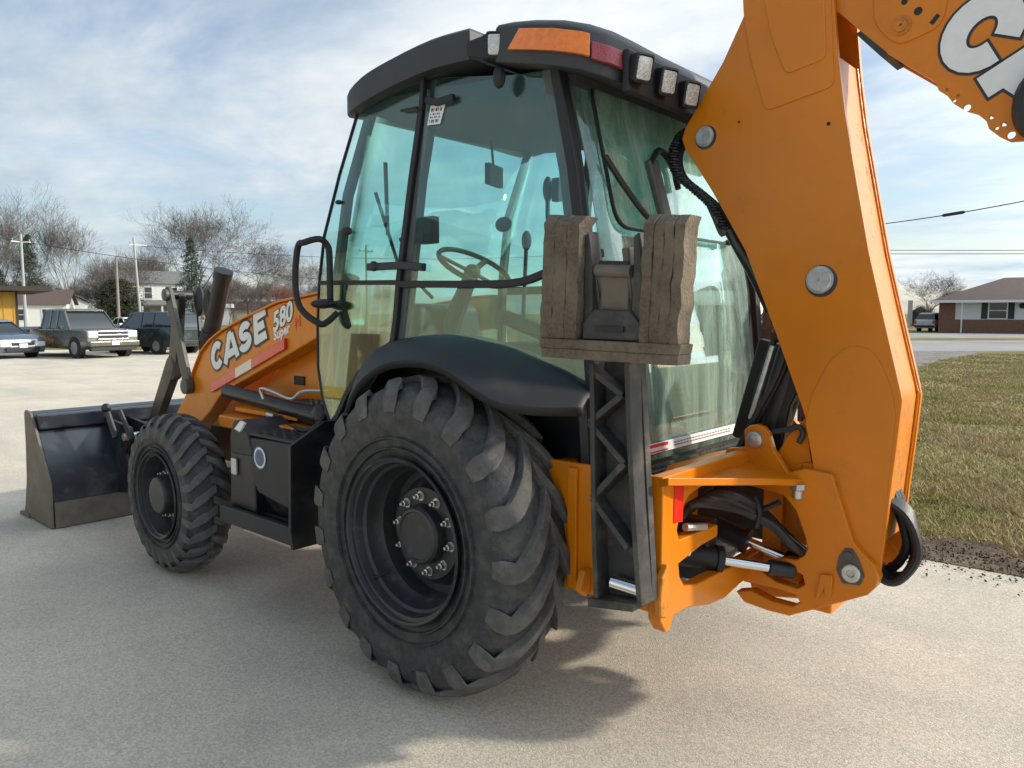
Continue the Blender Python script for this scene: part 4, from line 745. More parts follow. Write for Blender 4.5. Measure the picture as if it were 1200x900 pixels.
# ------------------------------------------------------------------ backhoe frame, stabilisers, boom, dipper
def cut(o, holes, depth=0.5):
    """real holes through a plate: holes = [(centre, radius, axis)]"""
    c = MB()
    for p, r, ax in holes: ax = Vector(ax); c.lathe([(-depth/2, r), (depth/2, r)], p, ax, 14)
    k = c.build('cutter', M['seal']); md = o.modifiers.new('holes', 'BOOLEAN'); md.object = k; md.solver = 'EXACT'
    bpy.context.view_layer.update(); me = bpy.data.meshes.new_from_object(o.evaluated_get(bpy.context.evaluated_depsgraph_get()))
    o.modifiers.clear(); me.set_sharp_from_angle(angle=R_(35)); o.data = me; bpy.data.objects.remove(k)
hf = [(0, .985), (.80, .985), (.80, .50), (.765, .452), (.735, .45), (.71, .495), (.62, .495), (.45, .455), (.33, .445), (.20, .465), (0, .475), (0, .555), (.30, .556), (.55, .562), (.64, .578), (.675, .62), (.685, .668), (.52, .695), (.40, .70), (.40, .745), (.685, .752), (.70, .79), (.675, .855), (.62, .893), (.54, .908), (0, .91)]
b = MB(); b.prism([(-1.0, y, z) for y, z in hf], (0.05, 0, 0)); fr_ = b.build('rear_frame_plate', M['orange'], BL, bevel=0.006); mirror_part(fr_, BL)
b = MB(); b.span((-0.952, 0.78, 0.52), (-0.50, 0.80, 0.985)); o = b.build('frame_side', M['orange'], BL, bevel=0.004); mirror_part(o, BL)
b = MB(); b.span((-0.50, 0.48, 0.55), (-0.53, 0.785, 0.97)).span((-0.62, 0.801, 0.53), (-0.66, 0.815, 0.97)); o = b.build('frame_rib', M['orange'], BL, bevel=0.003); mirror_part(o, BL)
b = MB(); b.span((-0.52, -0.78, 0.52), (-0.55, 0.78, 0.97)); b.build('frame_front', M['orange'], BL)
b = MB(); b.span((-0.57, 0.50, 0.985), (-0.66, 0.66, 1.06)); b.build('frame_lug', M['orange'], BL, bevel=0.01)
# top plate falling to the king post bracket
ys_ = (.82, .30, .16, -.16, -.30, -.82); G_ = []
for x, hh in ((-0.58, (.865,)*6), (-0.80, (.885, .885, .93, .93, .885, .885)), (-0.93, (.960, .955, .955, .955, .955, .960))): G_.append([(x, y*(1 if abs(y) < .8 else .945), h_) for y, h_ in zip(ys_, hh)])
G_.append([(-1.03, .82, .992), (-1.165, .30, .925), (-1.215, .16, .905), (-1.215, -.16, .905), (-1.165, -.30, .925), (-1.03, -.82, .992)])
b = MB(); vs = [q for r in G_ for q in r]; vs += [(x, y, z-0.026) for x, y, z in vs]; fs = [(i*6+j, i*6+j+1, i*6+j+7, i*6+j+6) for i in range(3) for j in range(5)]; fs += [tuple(i+24 for i in f[::-1]) for f in fs]
rim_ = [0, 1, 2, 3, 4, 5, 11, 17, 23, 22, 21, 20, 19, 18, 12, 6]
for k in range(16): a_, c_ = rim_[k], rim_[(k+1) % 16]; fs.append((c_, a_, a_+24, c_+24))
b.add(vs, fs); b.build('top_plate', M['orange'], BL, bevel=0.003, angle=12)
# red reflector on the left post
b = MB(); b.prism([at(u, v, x=-1.0005) for u, v in ((790, 568), (801, 566), (799, 611), (789, 613))], (-0.003, 0, 0)); b.build('red_reflector', M['redstick'], BL)
# small guards at the stabiliser feet
b = MB(); b.prism([(-0.72, y, z) for y, z in ((0.84, 0.62), (0.80, 0.62), (0.80, 0.55), (0.83, 0.52), (0.865, 0.55))], (0.03, 0, 0)); o = b.build('stabiliser_lug', M['orange_worn'], BL, bevel=0.008); mirror_part(o, BL); b = MB(); b.prism([(-1.022, y, z) for y, z in ((0.83, 0.66), (0.79, 0.70), (0.78, 0.54), (0.80, 0.515), (0.835, 0.53), (0.84, 0.58))], (0.03, 0, 0)); o = b.build('stabiliser_lug', M['orange_worn'], BL, bevel=0.008); mirror_part(o, BL)
# boom cylinder mount
for y in (0.13, -0.16):
    b = MB(); pts = [(-0.90, 0.955), (-0.91, 0.985), (-0.985, 1.0)]+[(-1.03+0.058*math.cos(a), 1.035+0.058*math.sin(a)) for a in [R_(q) for q in (150, 120, 90, 60, 30)][::-1]]+[(-1.10, 1.0), (-1.16, 0.92), (-1.15, 0.89)]
    b.prism([(x, y, z) for x, z in pts], (0, 0.03, 0)); b.build('cylinder_bracket', M['orange'], BL, bevel=0.005)
b = MB(); b.lathe([(0, 0.032), (0.022, 0.032), (0.026, 0.026)], (-1.03, 0.16, 1.035), (0, 1, 0), 18); b.build('bracket_pin', M['steel'], BL, bevel=0.002)
c0, c1 = Vector((-1.01, -0.01, 1.02)), Vector((-1.19, -0.01, 1.66))
b = MB(); b.tube([c0, c0.lerp(c1, 0.90)], 0.068, 20); b.tube([c0.lerp(c1, 0.86), c0.lerp(c1, 0.92)], 0.074, 20); b.tube([c0.lerp(c1, 0.9), c1], 0.035, 12); b.ball(tuple(c0), (0.075, 0.07, 0.075), 10); b.build('boom_cylinder', M['black'], BL, angle=40)
b = MB(); off = Vector((0.075, 0.03, 0.0)); b.tube(curve2([c0+off+Vector((0, 0, .0)), c0.lerp(c1, .25)+off*1.2, c0.lerp(c1, .55)+off*1.2, c0.lerp(c1, .62)+off*1.15], 4), 0.013, 8); b.ball(tuple(c0.lerp(c1, .64)+off*1.1), 0.028, 8); b.build('cylinder_line', M['hose'], BL)
b = MB(); b.tube([c0.lerp(c1, .12)+off*1.15+Vector((-.01, .02, 0)), c0.lerp(c1, .58)+off*1.05+Vector((0, .02, 0))], 0.012, 8); b.build('cylinder_steel_line', M['steel'], BL)
b = MB(); b.bar([at(u, v, y=-0.10) for u, v in ((905, 400), (872, 515))], 0.10, 0.05); b.bar([at(u, v, y=0.02) for u, v in ((935, 430), (915, 470), (905, 520))], 0.10, 0.06); b.build('cylinder_guard', M['black'], BL, bevel=0.01)
for k in range(4):
    b = MB(); b.tube(curve2([(-0.93+0.01*k, 0.12-0.07*k, 0.96), (-1.0-.02*k, 0.10-.05*k, 1.12+.04*k), (-1.10, 0.10-.04*k, 1.34), (-1.12-.02*k, 0.08-.04*k, 1.62)], 5), 0.013, 8); b.build('hydraulic_hose', M['hose'], BL)
b = MB(); b.tube(curve2([at(u, v, y=0.12) for u, v in ((906, 506), (925, 503), (936, 500), (941, 508), (936, 519))], 3), 0.011, 8); b.build('boom_lock_hook', M['armdirt'], BL)
b = MB(); b.prism([at(u, v, y=0.10) for u, v in ((922, 512), (944, 490), (952, 552), (925, 552), (912, 530))], (0, -0.03, 0)); b.build('tower_web', M['orange'], BL, bevel=0.004)
b = MB(); p = at(935, 570, y=0.17); b.lathe([(-.012, 0.030), (0.012, 0.030)], p, (0, 0, 1), 6); b.lathe([(-.045, 0.02), (-.012, 0.022)], p, (0, 0, 1), 12); b.build('king_post_nut', M['steel'], BL, bevel=0.003)

# swing casting
KY = 0.165
cp = [(944, 549), (975, 556), (1000, 636), (1016, 655), (1025, 664), (1030, 678), (1026, 689), (1016, 698), (960, 713), (924, 722), (900, 716), (872, 706), (862, 693), (880, 692), (903, 704), (928, 711), (937, 706), (932, 697), (905, 689), (872, 682), (858, 669), (862, 661), (888, 666), (910, 682), (934, 690), (943, 685), (940, 674), (922, 664), (906, 656), (920, 654), (933, 656), (942, 651), (946, 643), (943, 629), (938, 615), (932, 598), (918, 581), (900, 575), (866, 566), (868, 556), (900, 560)]
cpts = [at(u, v, y=KY) for u, v in cp]
b = MB(); b.prism(cpts, (0, -0.055, 0)); cs = b.build('swing_casting', M['orange'], BL, bevel=0.006, seg=3); o = mirror_part(cs, BL)
b = MB(); b.span((-1.24, -0.115, 0.40), (-1.32, 0.115, 0.60)).span((-1.19, -0.115, 0.84), (-1.25, 0.115, 0.96)); b.prism([at(u, v, y=0.03) for u, v in ((872, 662), (905, 672), (960, 690), (1000, 690), (960, 704), (905, 700), (880, 690))], (0, -0.06, 0)).build('casting_core', M['orange'], BL, bevel=0.01)
b = MB(); b.span((-1.02, -0.06, 0.44), (-1.10, 0.06, 0.95)).lathe([(0.42, 0.045), (0.99, 0.045)], (-1.13, 0, 0), (0, 0, 1), 16); b.build('king_post', M['orange_worn'], BL, bevel=0.01)
b = MB(); b.prism([at(u, v, y=KY+0.0) for u, v in ((961, 678), (962, 672), (976, 673), (977, 679), (975, 697), (972, 700), (968, 700), (966, 690), (959, 702), (956, 701))], (0, 0.012, 0)); b.build('cast_boss', M['orange'], cs, bevel=0.004)
p = at(998, 671, y=KY)
b = MB(); b.lathe([(0, 0.034), (0.014, 0.034), (0.018, 0.029), (0.018, 0.013), (0.010, 0.012)], p, (0, 1, 0), 20); b.build('foot_pin', M['steel'], cs, bevel=0.002); b = MB(); b.prism([(p.x+a, p.y, p.z+c_) for a, c_ in ((-0.045, 0.0), (-0.03, -0.04), (0.03, -0.045), (0.052, 0.0), (0.045, 0.05), (0.025, 0.085), (0.0, 0.088), (-0.02, 0.06))], (0, 0.006, 0)); b.lathe([(0, 0.016), (0.014, 0.015)], (p.x+0.012, p.y, p.z+0.062), (0, 1, 0), 10); b.build('pin_keeper', M['grey'], cs, bevel=0.002)

# boom: two side plates, rear and front cover plates
BY = 0.135; BYR = -0.135
front = [(969, 640), (962, 590), (952, 540), (943, 487), (910, 393), (873, 293), (835, 225), (813, 190), (803, 175), (799, 163), (803, 150), (847, 73), (880, 0), (905, -58), (925, -110), (950, -150)]
rear = [(1010, -150), (985, -110), (976, -60), (977, 0), (982, 67), (990, 133), (1004, 215), (1018, 295), (1037, 380), (1055, 458), (1057, 470), (1051, 520), (1043, 580), (1036, 640), (1031, 672)]
sp_ = [at(u, v, y=BY) for u, v in front+rear]
boom = bpy.data.objects.new('boom', None); C.objects.link(boom); boom.parent = BL
b = MB(); b.prism(sp_, (0, -0.022, 0)); pl_ = b.build('side_plate', M['orange'], boom, bevel=0.003, seg=3)
hl = [(at(971, 145, y=BY), 0.007, (0, 1, 0)), (at(1026, 514, y=BY), 0.012, (0, 1, 0))]
b = MB(); b.prism([Vector((p.x, BYR+0.022, p.z)) for p in sp_], (0, -0.022, 0)); b.build('side_plate', M['orange'], boom, bevel=0.003)
rp = [at(u, v, y=BY) for u, v in rear]; rp = [Vector((p.x+0.02, 0, p.z)) for p in rp[3:14]]
rp[0] = rp[0].lerp(rp[1], 0.9)
b = MB(); b.bar(rp[0:], 0.012, 0.235, (0, 1, 0)); b.build('rear_plate', M['orange_worn'], boom, bevel=0.002)
fp = [at(u, v, y=BY) for u, v in front[3:13]]; fp = [Vector((p.x-0.02, 0, p.z)) for p in fp]
b = MB(); b.bar(fp[:5], 0.012, 0.235, (0, 1, 0)); b.bar(fp[6:], 0.012, 0.235, (0, 1, 0)); b.build('front_plate', M['orange'], boom)
# edge lips: the side plates stand proud of the rear plate; worn raised pads on the side
def pad_plate(px_, name, th=0.005, r=0.03, y=BY):
    b = MB(); b.prism(rounded([at(u, v, y=y) for u, v in px_], r, 4), (0, th, 0)); return b.build(name, M['orange'], boom, bevel=0.003, seg=2)
pad_plate([(868, -60), (872, 20), (880, 70), (897, 131), (978, 101), (974, 0), (972, -60)], 'doubler_plate')
pad_plate([(892, -60), (897, 5), (905, 45), (922, 88), (969, 69), (967, 0), (965, -60)], 'doubler_plate', 0.010, 0.025)
pad_plate([(944, 494), (952, 462), (972, 424), (992, 406), (1014, 406), (1030, 420), (1044, 452), (1050, 485), (1040, 575), (1031, 650), (1000, 655), (971, 635), (956, 560)], 'foot_doubler', 0.004, 0.02)
for (u, v, r) in ((826, 160, 0.036), (961, 328, 0.045)):
    p = at(u, v, y=BY); g = MB(); g.lathe([(0, r*1.28), (0.0025, r*1.26), (0.003, r*1.05)], p+Vector((-0.004, 0, -0.004)), (0, 1, 0), 28); g.build('grease_ring', M['armdirt'], boom); b = MB(); b.lathe([(0, r*1.1), (0.004, r*1.1), (0.004, r), (0.012, r*0.98), (0.014, r*0.9), (0.013, 0.006), (0.008, 0.004)], p, (0, 1, 0), 28); b.build('pin_head', M['steel'], boom, angle=30)
b = MB()
for u, v, r in ((971, 145, 0.007), (1026, 514, 0.012), (866, 143, 0.005)): b.lathe([(0.0, r), (0.0012, r)], at(u, v, y=BY), (0, 1, 0), 12)
b.build('drain_hole', M['seal'], boom)
# weld beads where the rear cover meets the side plates
for yy in (BY-0.024, BYR+0.024):
    b = MB(); q = [Vector((p.x-0.010, yy, p.z)) for p in curve2(rp, 12)]; b.tube(q, [0.0045+0.0012*rng.random() for _ in q], 5); b.build('weld_bead', M['orange'], boom)
# dipper, folded over the boom
DY = 0.105
lowe = [(930, -20), (985, 16), (1035, 60), (1097, 97), (1100, 106), (1110, 112), (1117, 121), (1132, 130), (1146, 134), (1156, 142), (1159, 151), (1171, 160), (1184, 166), (1200, 165), (1240, 188), (1420, 312)]
uppe = [(1470, 208), (1186, -3), (1090, -68), (1010, -118), (960, -110)]
dip = bpy.data.objects.new('dipper', None); C.objects.link(dip); dip.parent = BL
dpts = [at(u, v, y=DY) for u, v in lowe+uppe]
b = MB(); b.prism(dpts, (0, -0.016, 0)); dpl = b.build('side_plate', M['orange'], dip, angle=35)
cut(dpl, [(at(u, v, y=DY), r, (0, 1, 0)) for u, v, r in ((1110, 105, 0.0055), (1123, 112, 0.006), (1118, 118, 0.006), (1133, 126, 0.012), (1162, 137, 0.007), (1177, 145, 0.008), (1168, 150, 0.006), (1185, 158, 0.012))], 0.06)
rpts = [at(u, v, y=DY) for u, v in [(930, -20), (985, 16), (1035, 60), (1097, 95), (1200, 150), (1300, 222), (1420, 306)]+uppe]
b = MB(); b.prism([Vector((p.x, -0.085, p.z)) for p in rpts], (0, -0.016, 0)); b.build('side_plate', M['orange'], dip)
b = MB(); lo = [at(u, v-9, y=DY) for u, v in ((985, 16), (1035, 60), (1097, 97))]; b.bar([Vector((p.x, 0.0, p.z)) for p in lo]+[Vector((at(1200, 120, y=DY).x, 0, at(1200, 120, y=DY).z))], 0.012, 0.17, (0, 1, 0)); b.build('lower_plate', M['orange_worn'], dip)
b = MB(); hi_ = [at(u, v, y=DY) for u, v in ((1010, -112), (1090, -62), (1186, 3), (1470, 214))]; b.bar([Vector((p.x, 0, p.z)) for p in hi_], 0.012, 0.17, (0, 1, 0)); b.build('upper_plate', M['orange'], dip)
b = MB(); b.prism([at(u, v, y=DY+0.002) for u, v in ((1003, 40), (1008, 36), (1040, 62), (1032, 66))], (0, -0.20, 0)); b.build('wear_block', M['armdirt'], dip)
b = MB(); b.prism(rounded([at(u, v, y=DY) for u, v in ((1022, -40), (1025, 30), (1052, 55), (1105, 30), (1112, -10), (1112, -60))], 0.04, 4), (0, 0.006, 0)); b.build('pivot_plate', M['orange'], dip, bevel=0.003)
p = at(1056, 30, y=DY+0.006); b = MB(); b.lathe([(0, 0.032), (0.004, 0.032), (0.004, 0.022), (0.009, 0.021), (0.009, 0.005), (0.003, 0.004)], p, (0, 1, 0), 24); b.build('pivot_pin', M['orange_worn'], dip, angle=30)
for u, v, r in ((1076, 13, 0.013), (1060, 2, 0.01)): b = MB(); b.lathe([(0, r), (0.0015, r)], at(u, v, y=DY+.006), (0, 1, 0), 14); b.build('pivot_hole', M['seal'], dip)
b = MB(); b.bar([at(1091, 28, y=DY+.007), at(1100, 17, y=DY+.007)], 0.014, 0.001); b.build('pivot_slot', M['seal'], dip)
# big lettering on the dipper, running down its length
o_ = at(1092, 72, y=DY); xdv = (at(1200, 143, y=DY)-at(1092, 72, y=DY)).normalized(); ydv = Vector((-xdv.z, 0, xdv.x)); ydv = ydv if ydv.z > 0 else -ydv
s0_ = 0.235; c_0 = at(1151, 38, y=DY)
case_text(c_0-xdv*(0.42*s0_)-ydv*(0.5*s0_), xdv, ydv, s0_, dip, (0, 1, 0), w=0.31, edge=0.035, adv=0.92, gap=17)
b = MB(); b.tube(curve2([at(u, v, y=DY+.03) for u, v in ((1260, 60), (1212, 95), (1199, 125), (1206, 150), (1240, 160))], 4), 0.030, 10); b.build('dipper_hose', M['hose'], dip)
# backhoe bucket at the dipper's end (outside the picture to the right)
hb = MB(); e0 = at(1440, 290, y=0.0); hb.prism([(e0.x+sx, 0.26, e0.z+sz) for sx, sz in ((0.02, 0.10), (-0.02, -0.45), (-0.22, -0.72), (-0.52, -0.70), (-0.60, -0.60), (-0.30, -0.45), (-0.28, -0.05))], (0, -0.52, 0)); hb.build('hoe_bucket', M['navy'], BL, bevel=0.01)
# thick looped hose bundle in front of the boom
for k in range(3):
    pts = [at(u+k*5, v+k*2, y=yy) for u, v, yy in ((812, 148, .05), (796, 160, .08), (787, 182, .12), (793, 205, .14), (815, 224, .12), (836, 243, .10), (850, 268, .09), (862, 290, .08), (884, 330, .06), (900, 365, .02))]
    b = MB(); b.tube(curve2(pts, 6), 0.0125, 8); b.build('boom_hose', M['hose'], BL)
pts = curve2([at(u, v, y=yy) for u, v, yy in ((812, 148, .06), (797, 160, .09), (789, 182, .13), (795, 205, .15), (817, 225, .13), (836, 243, .11), (850, 268, .10))], 6)
sp = []; 
for i in range(len(pts)*8):
    q = i/8; k = min(int(q), len(pts)-2); f = q-k; c_ = pts[k].lerp(pts[k+1], min(1, f)); a = i*0.95; sp.append(c_+Vector((math.cos(a)*0.020, math.sin(a)*0.020, 0)))
b = MB(); b.tube(sp, 0.0055, 5); b.build('spiral_guard', M['hose'], BL)
pts = curve2([at(u, v, y=.10) for u, v in ((838, 258), (846, 275), (853, 268), (862, 285), (880, 312), (895, 340))], 4)
b = MB(); b.tube(pts, 0.010, 8); b.tube([at(832, 240, y=.11), at(842, 262, y=.11)], 0.016, 8); b.build('steel_fitting', M['grey'], BL)
# hoses through the frame opening
for k in range(9):
    j = k*0.5; pts = [at(802+k*4.5, 604-k*3.9, x=-0.93), at(815+k*4, 590-k*2.2, x=-1.0), at(862+k*1.5, 597-k*2.0+ (k % 3)*2, y=0.33), at(903, 613-k*0.8+(k % 2)*4, y=0.24-0.01*k), at(930-(k % 3)*3, 640-k*1.0, y=0.20-0.015*k), at(944, 652-k, y=0.12-0.01*k)]
    b = MB(); b.tube(curve2(pts, 5), 0.0145, 8); b.build('swing_hose', M['hose'], BL)
b = MB(); b.tube(curve2([at(u, v, y=0.27) for u, v in ((884, 582), (890, 600), (886, 618))], 3), 0.012, 6); b.tube(curve2([at(u, v, y=0.25) for u, v in ((878, 600), (895, 596), (914, 588))], 3), 0.012, 6); b.build('hose_tie', M['seal'], BL)
b = MB()
for k in range(3): b.tube(curve2([(-1.47, -0.06+0.03*k, 0.90), (-1.505, -0.06+0.03*k, 0.80), (-1.52-0.008*k, -0.06+0.03*k, 0.68), (-1.50, -0.06+0.03*k, 0.60), (-1.47, -0.06+0.03*k, 0.575)], 5), 0.016, 8)
for k in range(4): b.tube(curve2([(-1.46, -0.02+0.03*k, 0.86), (-1.535-0.005*k, -0.02+0.03*k, 0.80), (-1.56-0.01*k, -0.02+0.03*k, 0.68), (-1.54, -0.02+0.03*k, 0.58), (-1.49, -0.02+0.03*k, 0.56), (-1.43, -0.02+0.03*k, 0.60)], 5), 0.016, 8)
b.build('hose_loop', M['hose'], BL)
# swing cylinders
def scyl(a, c_, d, nm=0):
    b = MB(); b.tube([a, a.lerp(c_, .42)], 0.045, 16); b.tube([a.lerp(c_, .40), a.lerp(c_, .47)], 0.052, 16); b.build('swing_cylinder', M['seal'], BL, angle=40)
    b = MB(); b.tube([a.lerp(c_, .45), c_], 0.019, 16); b.build('cylinder_rod', M['chrome'], BL, angle=40)
    b = MB(); b.tube([c_-(c_-a).normalized()*0.01, c_+(c_-a).normalized()*0.09], 0.030, 14); b.build('rod_eye', M['black'], BL, bevel=0.008)
scyl(at(795, 648, x=-0.86), at(903, 665, y=0.21), 0); scyl(at(838, 618, x=-0.86), at(922, 654, y=0.10), 0)
b = MB(); b.ball(tuple(at(806, 648, x=-0.99)), 0.012, 8); b.tube([at(803, 618, x=-0.99), at(826, 617, x=-1.0)], 0.014, 8); b.build('grease_fitting', M['steel'], BL)

# stabilisers: cast arm with zigzag ribs, pin, hinged pad of laminated rubber blocks
AY0, AY1 = 0.835, 0.935
def A_(u, v, y=AY1): return at(u, v, y=y)
arm_s = bpy.data.objects.new('stabiliser', None); C.objects.link(arm_s); arm_s.parent = BL
Lf = [A_(690, 425), A_(691, 500), A_(692, 600), A_(695, 700), A_(700, 706)]; Rt = [A_(737, 425), A_(739, 500), A_(744, 600), A_(750, 690), A_(752, 712)]
b = MB()
b.bar([p+Vector((-0.009, -0.05, 0)) for p in Lf[:4]], 0.018, 0.10, (0, 1, 0)); b.bar([p+Vector((0.009, -0.05, 0)) for p in Rt], 0.020, 0.10, (0, 1, 0))
b.build('flange', M['armdirt'], arm_s, bevel=0.004)
b = MB(); b.prism([Lf[0]+Vector((0, -.068, 0)), Rt[0]+Vector((0, -.068, 0)), Rt[4]+Vector((0, -.068, 0)), Lf[3]+Vector((0, -.068, 0))], (0, -0.03, 0)); b.build('web', M['armdirt'], arm_s)
zz = [(697, 432), (736, 462), (697, 494), (738, 541), (700, 582), (742, 640)]
for i in range(len(zz)-1):
    b = MB(); b.bar([A_(*zz[i], AY1-0.045), A_(*zz[i+1], AY1-0.045)], 0.022, 0.075, (0, 1, 0)); b.build('rib', M['armdirt'], arm_s, bevel=0.004)
b = MB(); b.tube([(-0.875, 0.895, 0.632), (-0.985, 0.895, 0.628)], 0.024, 16); b.build('cylinder_pin', M['chrome'], arm_s)
b = MB(); b.bar([A_(697, 702, AY1-.05), A_(750, 708, AY1-.05)], 0.03, 0.09, (0, 1, 0)); b.build('foot', M['armdirt'], arm_s, bevel=0.006)
pad = bpy.data.objects.new('stabiliser_pad', None); C.objects.link(pad); pad.parent = BL
PY = 1.03
def lam(name, quad, dpt, nl, horizontal=False):
    """block of laminated rubber: quad = four corners tl, tr, br, bl on the outer face"""
    b = MB(); tl, tr, br, bl = quad
    for i in range(nl):
        a0, a1 = i/nl, (i+1)/nl-0.004; j = rng.normal()*0.0015; d = dpt+rng.normal()*0.002; K = 13; rings = []
        for k in range(K+1):
            t = k/K
            if horizontal: p = (tl.lerp(bl, a0)).lerp(tr.lerp(br, a0), t); q = (tl.lerp(bl, a1)).lerp(tr.lerp(br, a1), t)
            else: p = (tl.lerp(tr, a0)).lerp(bl.lerp(br, a0), t); q = (tl.lerp(tr, a1)).lerp(bl.lerp(br, a1), t)
            w1, w2 = rng.normal(size=2)*0.0022
            p = p+Vector((w1, j+w2, 0)); q = q+Vector((w2, j+w1, 0)); e_ = 0.010 if k in (0, K) else 0.0
            if k == 0 and not horizontal: p = p+Vector((0, -0.02, 0)); q = q+Vector((0, -0.02, 0))
            rings.append([p+Vector((0, -e_, 0)), q+Vector((0, -e_, 0)), q+Vector((0, -d, 0)), p+Vector((0, -d, 0))])
        b.loft(rings)
    return b.build(name, M['pad'], pad, bevel=0.003, angle=50)
P_ = lambda u, v, y=PY: at(u, v, y=y)
lam('rubber_block', (P_(638, 250), P_(680, 252), P_(674, 398), P_(631, 396)), 0.075, 3)
lam('rubber_block', (P_(755, 250), P_(804, 250), P_(794, 404), P_(747, 404)), 0.075, 4)
lam('rubber_block', (P_(631, 396), P_(795, 404), P_(791, 429), P_(631, 418)), 0.085, 2, True)
for s0 in (684, 742):
    b = MB(); b.prism([P_(s0, 277, PY-.03), P_(s0+6, 272, PY-.03), P_(s0+10, 310, PY-.03), P_(s0+10, 396, PY-.03), P_(s0, 396, PY-.03)], (0, -0.05, 0)); b.build('pad_frame', M['armdirt'], pad, bevel=0.004)
b = MB(); b.prism([P_(u, v, PY-0.02) for u, v in ((682, 398), (682, 378), (696, 362), (738, 364), (750, 380), (750, 400))], (0, -0.06, 0)); b.build('pad_base', M['armdirt'], pad, bevel=0.006)
b = MB(); b.prism([P_(u, v, PY-0.045) for u, v in ((703, 305), (737, 306), (736, 366), (704, 364))], (0, -0.03, 0)); b.build('pivot_block', M['mudsteel'], pad, bevel=0.006)
b = MB(); b.tube([P_(700, 317, PY-.04), P_(741, 318, PY-.04)], 0.020, 12); b.build('pivot_tube', M['mudsteel'], pad)
b = MB(); b.bar([P_(703, 308, PY-.040), P_(737, 309, PY-.040)], 0.014, 0.01, (0, 1, 0)); b.build('pad_slot', M['seal'], pad); b = MB(); b.bar([P_(698, 385, PY-.017), P_(731, 386, PY-.017)], 0.016, 0.006, (0, 1, 0)); b.build('pad_slot', M['seal'], pad)
b = MB()
for (u0, v0, u1, v1) in ((693, 245, 704, 425), (737, 290, 742, 425)): b.bar([A_(u0, max(v0, 275), AY1+0.03), A_(u1, 345, AY1+.02), A_(u1, v1, AY1-.03)], 0.022, 0.05, (0, 1, 0))
b.build('arm_fork', M['grey'], arm_s, bevel=0.004)
for src in (arm_s, pad):
    e = bpy.data.objects.new(src.name.split('.')[0], None); C.objects.link(e); e.parent = BL
    for ch in src.children: mirror_part(ch, e)
    e.location = (0.10, 0.03, -0.03) if src is pad else (0, 0, 0)
# ------------------------------------------------------------------ materials of the surroundings
M['bark'] = mat('grey_brown_bark', (0.115, 0.085, 0.068), 0.9, var=0.3, vscale=4)
M['twig'] = mat('bare_twigs', (0.125, 0.108, 0.095), 0.9, var=0.2, vscale=1)
M['twig_red'] = mat('reddish_twigs', (0.20, 0.085, 0.065), 0.9, var=0.2, vscale=1)
M['needle'] = mat('dark_spruce_needles', (0.040, 0.062, 0.034), 0.8, var=0.45, vscale=2.5)
M['cedar'] = mat('dark_cedar_foliage', (0.040, 0.042, 0.024), 0.85, var=0.45, vscale=2)
M['ochre'] = mat('ochre_wall_boards', (0.52, 0.30, 0.055), 0.7, var=0.12, vscale=3)
M['darkfascia'] = mat('dark_brown_fascia', (0.035, 0.028, 0.024), 0.6)
M['siding'] = mat('white_siding', (0.72, 0.72, 0.69), 0.6, var=0.04, vscale=3)
M['beige'] = mat('beige_siding', (0.50, 0.44, 0.35), 0.7, var=0.06)
M['brick'] = mat('brown_red_brick', (0.21, 0.105, 0.07), 0.85, var=0.28, vscale=7, bump=0.01, bscale=20)
M['shingle'] = mat('brown_shingles', (0.095, 0.062, 0.052), 0.9, var=0.25, vscale=6, bump=0.01, bscale=14)
M['shingle_grey'] = mat('grey_shingles', (0.15, 0.155, 0.15), 0.9, var=0.2, vscale=3)
M['winglass'] = mat('dark_window_glass', (0.03, 0.04, 0.045), 0.06, spec=0.9)
M['greendoor'] = mat('sage_green_door', (0.17, 0.22, 0.20), 0.5)
M['shutter'] = mat('black_shutters', (0.02, 0.024, 0.022), 0.6)
M['trim'] = mat('white_trim', (0.72, 0.71, 0.68), 0.5)
M['pole'] = mat('weathered_pole', (0.25, 0.22, 0.18), 0.85, var=0.15, vscale=5)
M['galv'] = mat('galvanised_steel', (0.42, 0.43, 0.43), 0.5, metal=0.6)
M['carglass'] = mat('tinted_car_glass', (0.018, 0.024, 0.026), 0.05, spec=1.0)
M['cartyre'] = mat('car_tyre', (0.018, 0.018, 0.018), 0.8)
M['alloy'] = mat('alloy_wheel', (0.42, 0.42, 0.42), 0.35, metal=0.8)
M['headlight'] = mat('clear_headlight', (0.55, 0.57, 0.56), 0.10, coat=1.0, spec=0.8)
M['tail'] = mat('red_tail_light', (0.50, 0.03, 0.06), 0.15, coat=0.8)
M['grille'] = mat('dark_grille', (0.012, 0.012, 0.013), 0.5)
M['bumper'] = mat('bright_bumper', (0.55, 0.55, 0.55), 0.22, metal=0.9)
def paint(n, c, r=0.22, mtl=0.35): return mat(n, c, r, metal=mtl, coat=0.8, dirt=(0.16, 0.15, 0.13), dscale=1.5, dlo=0.5, dhi=0.95)
PAINT = dict(bronze=paint('pewter_green_paint', (0.095, 0.09, 0.062)), blue=paint('grey_blue_paint', (0.11, 0.15, 0.19)), green=paint('dark_green_paint', (0.018, 0.038, 0.042)), white=paint('white_paint', (0.62, 0.63, 0.62), 0.3, 0.0), silver=paint('silver_paint', (0.42, 0.43, 0.43)), teal=paint('teal_paint', (0.06, 0.13, 0.15)))

